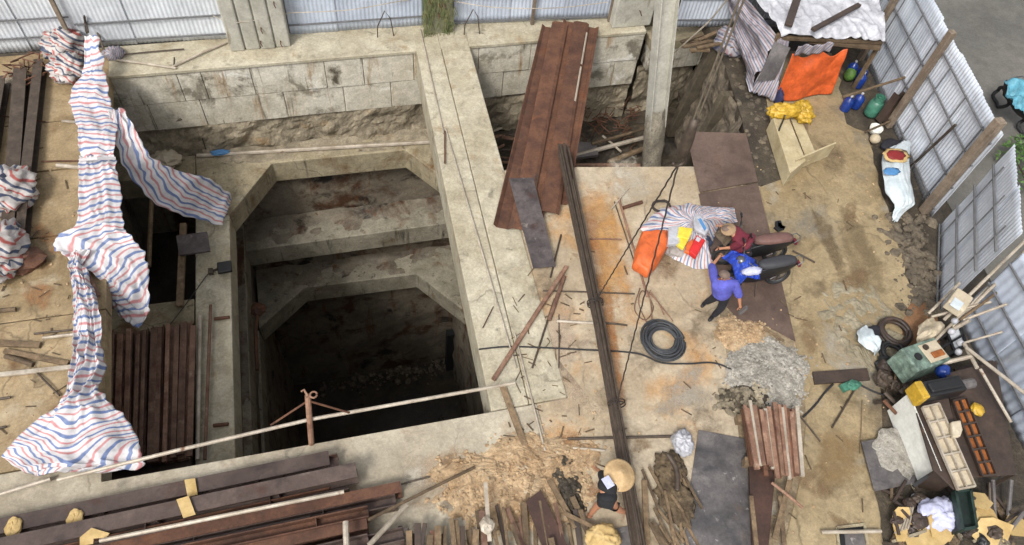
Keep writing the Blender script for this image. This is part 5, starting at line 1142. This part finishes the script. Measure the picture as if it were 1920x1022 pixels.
for f in (.12, .85):
    m = MB(); p, q = a0.lerp(b0_, f)+V(-.05,0,-.3), a1.lerp(b1_, f)+V(.05,0,-.3); m.beam(p, q, .14, .2); m.obj('sleeper', K['wood'], t)
G_T = 'timbers below the bar stack'
m = MB(); q = [at(x, y, .22) for x, y in ((1404,855),(1456,866),(1440,1040),(1412,1040))]; m.prism([(p.x,p.y) for p in q], .14, .22); m.obj('stained_board', K['ribbed'], None, 'dark stained board under the lower end of the bar stack', 'board', bevel=.01)
for (p, q, r, lab) in (((1452,1010),(1486,880),.05,'pale timber pointing from the bar stack to the bottom edge'),((1472,1040),(1462,930),.04,'timber right of the pale one at the bottom edge by the path'),((1420,1040),(1408,930),.04,'timber at the left rim of the dark stained board')): B(p, q, .28, r, 'b', 'wood', lab, 'timber', 'timber', G_T)
B((1447,905),(1505,952),.4,.028,'t','rust2','brown stick poking over the path below the bar stack','stick','stick'); B((1500,780),(1538,828),.06,.018,'t','rod','short thin bar at the upper right of the bar stack','iron_bar','bar')
B((1422,608),(1470,640),.06,.03,'b','wood','short board on the brown plate above the gravel heap','board','board')
# upright timber offcuts along the bottom edge
random.seed(51); GO = 'timber offcuts along the bottom edge'
for k in range(40):
    x = 752+k*8.6+random.uniform(-4,4); y = random.uniform(930,1000) if x > 890 else random.uniform(968,1006); y += 10*math.sin(k); z = random.uniform(.05,.4)
    a = at(x, y, z); L = random.uniform(.8,1.5); an = -math.pi/2+random.gauss(0,.16); d = V(math.cos(an), math.sin(an), random.uniform(-.1,.02)); m = MB(); w_ = random.uniform(.045,.11); m.beam(a, a+d*L, w_, random.uniform(.03,.08), (random.uniform(-.3,.3),0,1))
    m.obj('timber_offcut', K[random.choice(('wood','wood','wood','rust2','dbrown','wood'))], None, 'timber offcut lying in the row along the bottom edge below the dirt heap', 'timber', GO, bevel=.004)
m = MB(); m.beam(at(910,905,.45), at(918,1015,.4), .07, .05); m.blob(at(913,985,.5), (.12,.14,.08), 3, .4, 2); m.obj('tied_stick', K['pipe'], None, 'pale stick with a white rag knotted round it, standing in the timber row', 'stick')
for (p, q, r, z, lab) in (((1058,962),(1142,1003),.035,.2,'pole lying from the ribbed board to the small grey plate'),((1000,890),(975,985),.03,.1,'thin batten left of the ribbed board'),((1030,900),(1080,990),.05,.12,'pale board right of the ribbed board'),((1204,880),(1235,955),.025,.1,'thin bar beside the hanging bundle end, left of the burlap'),((1222,978),(1262,1040),.035,.12,'pale pole below the burlap heap'),((1208,900),(1214,1040),.05,.1,'pale timber right beside the hanging bundle end')): B(p, q, z, r, 'b', 'wood', lab, 'timber', 'timber')
m = MB(); crumple(m, at(1130,1010,.2), (.3,.25,.15), 41); m.obj('paper_sack', K['card'], None, 'torn brown paper sack left of the small grey plate at the bottom edge', 'sack', smooth=True)

# ================================================================== RIGHT CORNER: workbench, machines, scaffold poles, junk
BH = .85
t = thing('workbench', 'workbench with a white board side and a dark brown sheet top at the right edge', 'workbench', at(1740,830,0))
w0, w1 = at(1663,770,.02), at(1718,912,.02)
m = MB(); d = (w1-w0).normalized(); n_ = V(d.y,-d.x,0)*-.03
m.add([w0,w1,w1+V(0,0,BH),w0+V(0,0,BH),w0+n_,w1+n_,w1+n_+V(0,0,BH),w0+n_+V(0,0,BH)], [(0,1,2,3),(7,6,5,4),(0,4,5,1),(1,5,6,2),(2,6,7,3),(3,7,4,0)]); m.obj('white_side', K['whitep'], t, bevel=.006)
q = [at(x, y, BH+.02) for x, y in ((1706,731),(1770,708),(1812,892),(1790,918),(1750,880))]; m = MB(); m.prism([(p.x,p.y) for p in q], BH-.02, BH+.02); m.obj('bench_top', K['dbrown'], t, bevel=.006)
q = [at(x, y, BH-.02) for x, y in ((1775,700),(1868,676),(1905,890),(1802,896))]; m = MB(); m.prism([(p.x,p.y) for p in q], BH-.06, BH-.02); m.obj('bench_top', K['dbrown'], t, bevel=.006)
for x, y in ((1802,893),(1903,888),(1868,680)):
    p = at(x, y, BH-.05); m = MB(); m.beam(V(p.x,p.y,0), p, .06, .06); m.obj('leg', K['rod'], t)
q = [at(x, y, .02) for x, y in ((1718,906),(1800,925),(1790,918))]
m = MB(); a, b = at(1752,884,BH-.02), at(1800,897,BH-.02); m.add([a,b,V(b.x,b.y,.02),V(a.x,a.y,.02),a+V(.02,.03,0),b+V(.02,.03,0),V(b.x+.02,b.y+.03,.02),V(a.x+.02,a.y+.03,.02)], [(0,1,2,3),(7,6,5,4),(0,4,5,1),(1,5,6,2),(2,6,7,3),(3,7,4,0)]); m.obj('front_panel', K['dbrown'], t)
def tray(pts, z, mat, lab, name, nx, ny, cat, th=.028):
    q = [at(x, y, z) for x, y in pts]; t = thing(name, lab, cat, V(q[0].x, q[0].y, z-.05))
    m = MB(); m.prism([(p.x,p.y) for p in q], z-.05, z-.035); m.obj('bottom', mat, t)
    m = MB()
    for i in range(nx+1): m.beam(q[0].lerp(q[1], i/nx), q[3].lerp(q[2], i/nx), th, .06)
    for j in range(ny+1): m.beam(q[0].lerp(q[3], j/ny)+V(0,0,.004), q[1].lerp(q[2], j/ny)+V(0,0,.004), th, .055)
    m.obj('grid_bars', K['pipe'] if mat is not K['grate'] else K['dbrown'], t); return t
tray([(1729,764),(1760,757),(1828,912),(1796,918)], BH+.09, K['cream'], 'long white tray divided into cells, lying on the workbench', 'cell_tray', 2, 5, 'tray')
tray([(1786,752),(1812,746),(1868,890),(1842,893)], BH+.05, K['grate'], 'long rust-orange grating lying on the workbench beside the white tray', 'grating', 2, 6, 'grating', .028)
m = MB(); m.blob(at(1833,768,BH+.09), (.12,.14,.08), 3, .25, 1.5, 12, 8); m.obj('yellow_rag', K['yellow'], None, 'bright yellow rag on the dark part of the workbench', 'rag')
t = thing('stool_seat', 'cream block-shaped stool between the white tray and the orange grating', 'stool', at(1794,803,BH))
q = [at(x, y, BH+.22) for x, y in ((1784,790),(1802,787),(1806,806),(1802,818),(1788,820))]; m = MB(); m.prism([(p.x,p.y) for p in q], BH+.12, BH+.22); m.obj('seat', K['cream'], t, bevel=.03)
m = MB(); m.prism([(p.x*.7+q[0].x*.3,p.y*.7+q[2].y*.3) for p in q], BH+.03, BH+.12); m.obj('base', K['cream'], t)
t = thing('generator', 'black machine with a yellow end cover at the head of the workbench', 'generator', at(1755,738,BH))
dd = (at(1790,730,BH)-at(1712,745,BH)).normalized(); yw = math.atan2(dd.y, dd.x); pm = at(1762,730,BH+.25)
m = MB(); m.box(pm, (.85,.32,.34), yw); m.box(pm+V(0,0,.19), (.7,.2,.06), yw); m.obj('housing', K['black'], t, bevel=.03)
m = MB(); m.box(pm-dd*.5, (.16,.36,.4), yw); m.obj('end_cover', K['yellow'], t, bevel=.03)
m = MB(); m.tube([pm+dd*.45, pm+dd*.75], .1, 10); m.obj('motor_end', K['gplate'], t)
m = MB(); m.blob(at(1768,697,.75), (.14,.14,.14), 5, .3, 2, 16, 10); m.obj('blue_jug', K['bluep'], None, 'small blue jug behind the black machine with the yellow cover', 'jug', smooth=True)
# mint-green welding machine
t = thing('welding_machine', 'mint-green box machine with a black dial and a rusty red top', 'machine', at(1715,690,.2))
dd = (at(1760,660,.6)-at(1684,690,.6)).normalized(); yw = math.atan2(dd.y, dd.x); pm = at(1722,676,.65); tl = Matrix.Rotation(yw, 3, 'Z') @ Matrix.Rotation(R(6), 3, 'Y')
m = MB(); m.box(pm, (.95,.55,.55), tilt=tl); m.obj('cabinet', K['mint'], t, bevel=.03)
m = MB(); m.box(pm+tl@V(.18,0,.285), (.5,.42,.02), tilt=tl); m.obj('top_cover', K['cream'], t, bevel=.01)
m = MB(); m.box(pm+tl@V(.22,-.08,.31), (.3,.13,.04), tilt=tl); m.obj('rust_patch', K['grate'], t, bevel=.01)
m = MB(); m.lathe([(0,0),(.08,0),(.08,.03),(0,.03)], pm+tl@V(-.25,.0,.277), 16, tl); m.obj('dial', K['black'], t)
m = MB(); m.lathe([(0,0),(.06,0),(.06,.05),(0,.05)], pm+tl@V(.05,.12,.29), 12, tl); m.obj('cap', K['rod'], t)
# hose coils, sacks, cream sheet
def hcoil(x, y, r, n, mat, lab, rr=.035, z=.06, ty=1.0):
    c_ = at(x, y, 0); pts = [c_+V((r-.03*(k//24 % 3))*math.cos(k*math.pi/12), ty*(r-.03*(k//24 % 3))*math.sin(k*math.pi/12), z+.035*(k//24)+.012*math.sin(k*.7)) for k in range(24*n)]
    m = MB(); m.tube(pts, rr, 6); m.obj('hose_coil', mat, None, lab, 'hose coil', smooth=True)
hcoil(1672,628,.33,5,K['dbrown'],'dark brown coil of hose beside the white sack on the path',.045); hcoil(1668,666,.24,4,K['rubber'],'smaller black coil of hose below the brown one')
m = MB(); ribbon(m, [(1606,622,1624,612,.12,.12),(1610,640,1640,628,.25,.25),(1630,660,1650,640,.25,.25),(1638,668,1648,656,.1,.1)], 18, 30, .06, 6, hump=.2); m.obj('white_sack', K['sack'], None, 'slumped white sack on the path beside the dark hose coils', 'sack', smooth=True, solid=.01)
m = MB(); m.blob(at(1638,622,.1), (.2,.14,.1), 5, .4, 2); m.obj('dark_rag', K['navy'], None, 'dark rag tucked behind the white sack on the path', 'rag', smooth=True)
m = MB(); ribbon(m, [(1718,615,1740,600,.3,.35),(1714,632,1766,612,.45,.55),(1716,645,1762,632,.45,.5),(1725,650,1750,644,.3,.35)], 24, 40, .09, 16, hump=.15); m.obj('cream_sheet', K['cream'], None, 'crumpled cream sheet draped by the pole pile above the mint-green machine', 'sheet', smooth=True, solid=.01)
t = thing('cream_box', 'cream plastic box perched on the scaffold poles by the fence', 'box', at(1795,568,1.1))
dd = (at(1812,548,1.2)-at(1788,582,1.2)).normalized(); yw = math.atan2(dd.y, dd.x)
m = MB(); m.box(at(1796,567,1.25), (.5,.36,.24), yw); m.obj('tub', K['cream'], t, bevel=.03)
m = MB(); m.box(at(1794,570,1.38), (.26,.2,.012), yw); m.obj('lid_panel', K['sack'], t)
# scaffold poles
GPo = 'scaffold poles piled along the fence'
for (p, z0, q, z1, r, mat, lab) in (((1690,702),.3,(1922,470),1.6,.03,'pole_a','longest thin pole running from the mint-green machine to the right edge'),
    ((1770,600),.8,(1925,448),2.0,.035,'pole_a','topmost pale pole along the end of the shorter fence'),
    ((1785,612),.7,(1930,470),1.9,.035,'pole_a','second pale pole along the end of the shorter fence'),
    ((1800,600),.9,(1935,500),1.7,.03,'wood','brown pole beneath the two pale ones by the fence end'),
    ((1741,588),.6,(1800,530),1.2,.03,'pole_a','short pole under the cream box'),
    ((1746,594),.7,(1858,566),1.2,.03,'pole_a','pole lying crosswise below the cream box'),
    ((1806,600),.9,(1888,570),1.5,.03,'pole_a','pale pole pointing at the dull fence'),
    ((1782,620),.6,(1818,600),1.0,.045,'pole_a','short stout pole beside the dark rack'),
    ((1800,645),.7,(1880,622),1.3,.025,'pole_a','thin pole leaning on the dull fence above the dark rack')):
    m = MB(); m.tube([at(*p, z0), at(*q, z1)], r, 8); m.obj('scaffold_pole', K['pipe'] if mat == 'pole_a' else K['wood'], None, lab, 'pole', GPo)
for (p, z0, q, z1, r, mat, lab, nm) in (((1812,652),1.1,(1935,748),1.5,.036,'pipe','stout pale rail slanting across the right edge above the workbench','rail'),
    ((1838,692),1.1,(1896,792),1.0,.03,'pipe','thin pale stick lying on the dark sheet at the right edge','stick'),
    ((1760,683),.7,(1822,668),1.1,.045,'pipe','pale pipe ending at the mint-green machine','pipe'),
    ((1808,645),1.0,(1832,690),1.1,.04,'pipe','short pale pipe crossing behind the stout rail','pipe'),
    ((1896,900),.4,(1888,1000),.1,.04,'gplate','grey pipe at the bottom right beneath the workbench edge','pipe'),
    ((1862,900),.3,(1868,1010),.1,.035,'gplate','grey pipe left of the other one beneath the workbench edge','pipe'),
    ((1855,905),.35,(1858,985),.1,.03,'rod','thin rod beside the grey pipes beneath the workbench edge','rod'),
    ((1920,960),.4,(1880,1010),.2,.04,'gplate','grey bar in the bottom right corner','bar')):
    m = MB(); m.tube([at(*p, z0), at(*q, z1)], r, 8); m.obj(nm, K[mat], None, lab, nm)
# dark rack with grey panes
t = thing('rack', 'dark steel rack with grey sheet panes behind the mint-green machine', 'rack', at(1785,650,.2))
qq = [at(x, y, .55) for x, y in ((1752,640),(1800,612),(1812,645),(1766,672))]
m = MB()
for a, b in ((0,1),(1,2),(2,3),(3,0)): m.beam(qq[a], qq[b], .05, .05)
m.beam(qq[0].lerp(qq[1],.5), qq[3].lerp(qq[2],.5), .05, .05); m.beam(qq[0].lerp(qq[3],.5), qq[1].lerp(qq[2],.5), .04, .05)
for p in qq: m.beam(V(p.x,p.y,0), p, .05, .05)
m.obj('rack_frame', K['black'], t)
m = MB(); m.prism([(p.x,p.y) for p in (qq[0].lerp(qq[1],.55), qq[1], qq[2], qq[3].lerp(qq[2],.55))], .48, .5); m.obj('pane', K['zinc'], t)
for f, lab in (((1790,602),'white insulator-like knob beside the cream box'),((1784,622),'white knob above the dark rack'),((1800,643),'white knob at the corner of the dark rack'),((1797,660),'lowest white knob beside the dark rack')):
    m = MB(); m.blob(at(*f, .9), (.07,.07,.08), 2, .1, 2, 10, 7); m.obj('knob', K['white'], None, lab, 'knob', smooth=True)
m = MB(); q = [at(x, y, .35) for x, y in ((1790,690),(1880,672),(1885,700),(1800,730))]; m.prism([(p.x,p.y) for p in q], .3, .35); m.obj('dark_sheet', K['dbrown'], None, 'dark sheet lying between the pole pile and the workbench', 'sheet')
# hose reel on the path with cables
m = MB(); m.box(at(1590,724,.08), (.32,.16,.1), .2); m.blob(at(1600,722,.12), (.16,.1,.09), 3, .4, 2); m.obj('green_fitting', K['green'], None, 'green hose fitting under the dark plank on the path', 'fitting', bevel=.02)
cable([(1562,720),(1545,738),(1528,760),(1506,782)], .022, 'rubber', 'black hose curving from the green fitting to the bar stack', 'hose'); cable([(1606,718),(1640,735),(1672,745)], .022, 'rubber', 'black hose running from the green fitting to the workbench', 'hose')
B((1604,728),(1560,802),.06,.02,'t','rod','bar with a rusty tip pointing from the green fitting to the camera','iron_bar','bar'); B((1617,750),(1612,850),.04,.008,'t','wood','thin straw-like stick on the path left of the workbench','stick','stick')
# litter: pole ends, bins, cardboard, junk
random.seed(61)
for k in range(22):
    p = at(random.uniform(1648,1712), random.uniform(676,760), random.uniform(.03,.25)); m = MB()
    if k % 3: m.tube([p, p+V(random.uniform(-.4,.4), random.uniform(-.4,.4), .05)], random.uniform(.02,.05), 6)
    else: m.blob(p, (random.uniform(.08,.2),)*3, k, .5, 2)
    m.obj('scrap_piece', K[random.choice(('dbrown','rust','rod','rubber','wood','burlap'))], None, 'scrap piece in the dark litter between the hose coils and the workbench', 'scrap', 'litter between the hose coils and the workbench')
for k, (x, y, r) in enumerate(((1700,990,.34),(1738,1000,.42),(1768,985,.36),(1722,1012,.3),(1842,968,.34),(1858,1000,.36),(1905,985,.3),(1690,968,.2),(1838,940,.24))):
    m = MB(); c_ = at(x, y, .2+.04*(k % 3)); an = random.uniform(0,3); q = [c_+V(r*random.uniform(.7,1.2)*math.cos(an+a), r*.8*math.sin(an+a), 0) for a in (0,1.1,2.3,3.4,4.6,5.5)]
    nf = V(random.uniform(-.3,.3), random.uniform(-.3,.3), 1)
    vs = [V(p.x,p.y,c_.z-(nf.x*(p.x-c_.x)+nf.y*(p.y-c_.y))) for p in q]; m.add(vs+[p+V(0,0,.02) for p in vs], [tuple(range(6))[::-1], tuple(range(6,12))]+[(i,(i+1)%6,6+(i+1)%6,6+i) for i in range(6)])
    m.obj('cardboard', K['card'], None, 'torn cardboard piece in the litter at the bottom right', 'cardboard', 'torn cardboard at the bottom right')
m = MB(); crumple(m, at(1762,965,.25), (.42,.3,.2), 44); m.obj('lilac_cloth', K['lilac'], None, 'crumpled pale lilac cloth on top of the cardboard at the bottom right', 'cloth', smooth=True)
t = thing('crate', 'dark green crate standing below the white tray at the bottom right', 'crate', at(1815,960,0))
q = [at(x, y, .7) for x, y in ((1798,918),(1826,914),(1838,985),(1812,990))]
m = MB(); m.prism([(p.x,p.y) for p in q], .02, .5); m.obj('crate_body', plain('dark_green', (34,50,46), .5, 0, .25), t, bevel=.02)
m = MB()
for a, b in ((0,1),(1,2),(2,3),(3,0)): m.beam(q[a]+V(0,0,-.16), q[b]+V(0,0,-.16), .05, .14)
m.obj('crate_rim', plain('dark_green_rim', (48,70,62), .5, 0, .25), t)
for k in range(64):
    p = at(random.uniform(1670,1905), random.uniform(935,1022), random.uniform(.03,.3)); m = MB()
    if k % 2: a = random.uniform(0,3.1); m.beam(p, p+V(math.cos(a), math.sin(a), random.uniform(-.1,.1))*random.uniform(.3,.8), .05, .03)
    else: m.blob(p, (random.uniform(.08,.18), random.uniform(.08,.2), .08), k, .5, 2)
    m.obj('scrap_piece', K[random.choice(('dbrown','burlap','rod','wood','dbrown','black','stonew'))], None, 'scrap piece in the dark litter at the bottom right below the workbench', 'scrap', 'litter below the workbench')
for k in range(5): B((1678+6*k,1000-2*k),(1696+4*k,955-k),.2+.02*k,.018,'t','pipe','short pale rod in the small bundle left of the cardboard','rod','rod','small rod bundle at the bottom right')
m = MB(); m.blob(at(1718,934,.08), (.1,.09,.08), 2, .15, 2); m.obj('white_cup', K['white'], None, 'little white cup lying below the grey plate by the workbench', 'cup', smooth=True)
m = MB(); a, b = at(1712,912,.5), at(1740,892,.6); m.beam(a, b, .06, .06); m.obj('black_handle', K['black'], None, 'black bar at the lower corner of the workbench side', 'bar')
# sunken hatch with a pipe across
t = thing('hatch', 'square sunken hatch in the path at the bottom edge', 'hatch', at(1600,1010,0))
q = [at(x, y, .012) for x, y in ((1568,990),(1620,984),(1628,1040),(1574,1048))]
m = MB(); m.prism([(p.x,p.y) for p in q], .008, .014); m.obj('opening', K['black'], t)  # flat black sheet paints the shaded depth of the hatch; nothing is recessed
cq = sum(q, V(0,0,0))/4
m = MB(); qi = [cq+(p-cq)*.8+V(.06,-.08,.006) for p in q]; m.prism([(p.x,p.y) for p in qi], .015, .02); m.obj('cover', K['gplate'], t)
m = MB()
for a, b in ((0,1),(1,2),(2,3),(3,0)): m.beam(q[a]+V(0,0,.01), q[b]+V(0,0,.01), .05, .05)
m.obj('frame', K['waler'], t)
B((1540,998),(1652,996),.1,.035,'t','pipe','pale pipe laid across the sunken hatch','pipe','pipe')

# ================================================================== BEYOND THE FENCE
t = thing('motorbike', 'dark motorbike under a cyan tarp, parked on the street beyond the fence', 'motorbike', at(1892,205,0))
c_ = at(1890,225,0)
for dy in (-.6, .6):
    m = MB(); m.tube([c_+V(.05*math.cos(k), dy+.27*math.cos(k*math.pi/12), .3+.27*math.sin(k*math.pi/12)) for k in range(24)], .05, 8, closed=True); m.obj('wheel', K['rubber'], t, smooth=True)
m = MB(); m.blob(c_+V(0,0,.6), (.2,.85,.25), 3, .25, 2, 18, 12); m.obj('body', K['black'], t, smooth=True)
m = MB(); m.tube([c_+V(-.36,.5,1.0), c_+V(-.1,.6,1.03), c_+V(.1,.6,1.03), c_+V(.36,.5,1.0)], .02, 7); m.obj('handlebar', K['chrome'], t)
m = MB(); q0, q1, q2, q3 = at(1882,150,1.1), at(1945,160,1.1), at(1950,215,.8), at(1896,198,1.0)
m.grid(lambda u, v: q0.lerp(q1, u).lerp(q3.lerp(q2, u), v)+V(0,0,.16*fbm((u*4, v*4, 2), 1)+.1*math.sin(v*9+u*3)), 30, 24); m.obj('cyan_tarp', K['cyan'], None, 'cyan tarp spread over the motorbike on the street', 'tarp', smooth=True, solid=.01)
t = thing('shrub', 'green leafy shrub beyond the fence at the right edge of the picture', 'shrub', at(1930,320,0))
m = MB(); random.seed(71); c_ = at(1936,318,.3)
for k in range(900):
    a, b = random.uniform(0,6.28), random.uniform(-.3,1.5); r_ = random.uniform(.5,1)**.5; p = c_+V(.75*r_*math.cos(a)*math.cos(b), 1.1*r_*math.sin(a)*math.cos(b), .6*r_*math.sin(b)+.1*nz((a*2,b*2,1)))
    e1 = V(random.gauss(0,1), random.gauss(0,1), random.gauss(0,.4)).normalized()*.06; e2 = e1.cross(V(random.gauss(0,.4), random.gauss(0,.4), 1)).normalized()*.03
    m.add([p-e1, p+e2, p+e1, p-e2], [(0,1,2,3)])
m.obj('foliage', K['leaf'], t)
m = MB()
for k in range(7): m.tube([V(c_.x,c_.y,0), c_+V(random.gauss(0,.3), random.gauss(0,.4), .2)], .02, 5)
m.obj('stem', K['wood'], t)

# ------------------------------------------------------------------ at the bottom of the pit
q = at(523,765,FZ+.5); t = thing('water_tank', 'pale blue tank standing in the dark at the bottom left of the pit', 'tank', V(q.x, q.y, FZ))
m = MB(); m.lathe([(0,0),(.55,0),(.6,.1),(.6,1.0),(.5,1.15),(.2,1.2),(0,1.2)], V(q.x, q.y, FZ), 24); m.obj('tank_body', K['sack'], t, smooth=True)
for k, (x, y) in enumerate(((842,690),(858,690))):
    a = at(x, y, FZ); m = MB(); m.beam(a, a+V(.05,.1,3.2), .35, .3); m.obj('dark_pile', K['black'], None, ('left','right')[k]+' of the two dark piles standing at the bottom right of the pit', 'pile')
m = MB(); random.seed(88)
for k in range(160):
    p = V(random.uniform(-2.8,3.1), 15.75+random.gauss(0,.25), FZ+random.uniform(0,.25)); m.stone(p, random.choice((.03,.05,.05,.08,.14)), k)
m.obj('rubble', K['rubble'], None, 'pale rubble along the foot of the back wall at the bottom of the pit', 'rubble', kind='stuff')
m = MB(); q = at(484,580,-6.15); m.blob(q, (.22,.22,.15), 3, .4, 2); m.tube([q, q+V(-.1,-.8,0), q+V(-.12,-2,-.1)], .05, 6); m.obj('pulley', K['rust'], None, 'rust-red pulley with a rod on the left ledge of the second ring', 'pulley')
for pts, lab in (([(545,24),(600,22),(660,18),(740,4),(800,-6)], 'pale cord sagging along the fence left of the mossy column'), ([(400,30),(440,42),(500,34),(545,24)], 'pale cord hung across the wide concrete column'), ([(850,2),(930,14),(1040,15),(1140,4)], 'pale cord sagging along the fence right of the mossy column')):
    n = len(pts)*6; m = MB(); m.tube([at(*crm(pts, i/n), .9) for i in range(n+1)], .012, 5); m.obj('cord', K['pipe'], None, lab, 'cord')
for (x, y), lab in (((708,70),'bent starter bars on the back coping left of the central beam'),((870,66),'bent starter bar on the back coping right of the central beam')):
    a = at(x, y, .0); m = MB(); m.tube([a, a+V(.02,0,.35), a+V(.25,.05,.8), a+V(.4,.1,.5), a+V(.45,0,0)], .016, 5); m.obj('bent_bar', K['rod'], None, lab, 'bar')
m = MB()
for (p, q) in (((162,0),(195,95)),((165,60),(150,0)),((158,30),(165,80))): m.tube([at(*q, .1), at(*p, 1.0)], .03, 6)
m.obj('fence_brace', K['rod'], None, 'dark braces propping the back fence above the striped bundle', 'brace')

m = MB(); random.seed(99)
for k in range(150):
    x, y = random.choice(((random.uniform(950,1360), random.uniform(340,1000)), (random.uniform(950,1100), random.uniform(560,860)), (random.uniform(1430,1660), random.uniform(330,1000)), (random.uniform(0,180), random.uniform(240,860))))
    p = at(x, y, .02); an = random.uniform(0,3.14); m.beam(p, p+V(math.cos(an), math.sin(an), random.uniform(0,.03))*random.uniform(.05,.3), random.uniform(.012,.03), .012)
m.obj('splinters', K['wood'], None, 'splinters and short sticks strewn over the floors and the path', 'splinters', kind='stuff')

# moss and creepers hanging on the mossy column
col_ = [o for o in bpy.data.objects if 'mossy concrete column' in o.get('label', '')][0]
m = MB(); random.seed(101); a, b = at(797,66), at(850,64)
for k in range(260):
    x = random.uniform(a.x-.05, b.x+.05); z = random.uniform(.05, 2.2); y = a.y-.03-random.random()*.06; L = random.uniform(.08,.3)
    p = V(x, y, z); q = p+V(random.uniform(-.12,.12), -random.uniform(.0,.08), -L); w_ = V(.012,0,.004)
    m.add([p-w_, p+w_, q+w_*.4, q-w_*.4], [(0,1,2,3)])
m.obj('creeper', grime('creeper', c(84,98,48), c(132,130,84), 4, [], .3, (.7,.9), .1), col_)
# more stains and dirt films on the floors
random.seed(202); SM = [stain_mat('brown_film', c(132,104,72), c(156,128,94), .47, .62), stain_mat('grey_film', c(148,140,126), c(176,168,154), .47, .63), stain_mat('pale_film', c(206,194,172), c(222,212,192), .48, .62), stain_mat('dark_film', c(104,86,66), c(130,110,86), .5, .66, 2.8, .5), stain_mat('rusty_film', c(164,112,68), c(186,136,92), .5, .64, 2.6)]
used_ = []
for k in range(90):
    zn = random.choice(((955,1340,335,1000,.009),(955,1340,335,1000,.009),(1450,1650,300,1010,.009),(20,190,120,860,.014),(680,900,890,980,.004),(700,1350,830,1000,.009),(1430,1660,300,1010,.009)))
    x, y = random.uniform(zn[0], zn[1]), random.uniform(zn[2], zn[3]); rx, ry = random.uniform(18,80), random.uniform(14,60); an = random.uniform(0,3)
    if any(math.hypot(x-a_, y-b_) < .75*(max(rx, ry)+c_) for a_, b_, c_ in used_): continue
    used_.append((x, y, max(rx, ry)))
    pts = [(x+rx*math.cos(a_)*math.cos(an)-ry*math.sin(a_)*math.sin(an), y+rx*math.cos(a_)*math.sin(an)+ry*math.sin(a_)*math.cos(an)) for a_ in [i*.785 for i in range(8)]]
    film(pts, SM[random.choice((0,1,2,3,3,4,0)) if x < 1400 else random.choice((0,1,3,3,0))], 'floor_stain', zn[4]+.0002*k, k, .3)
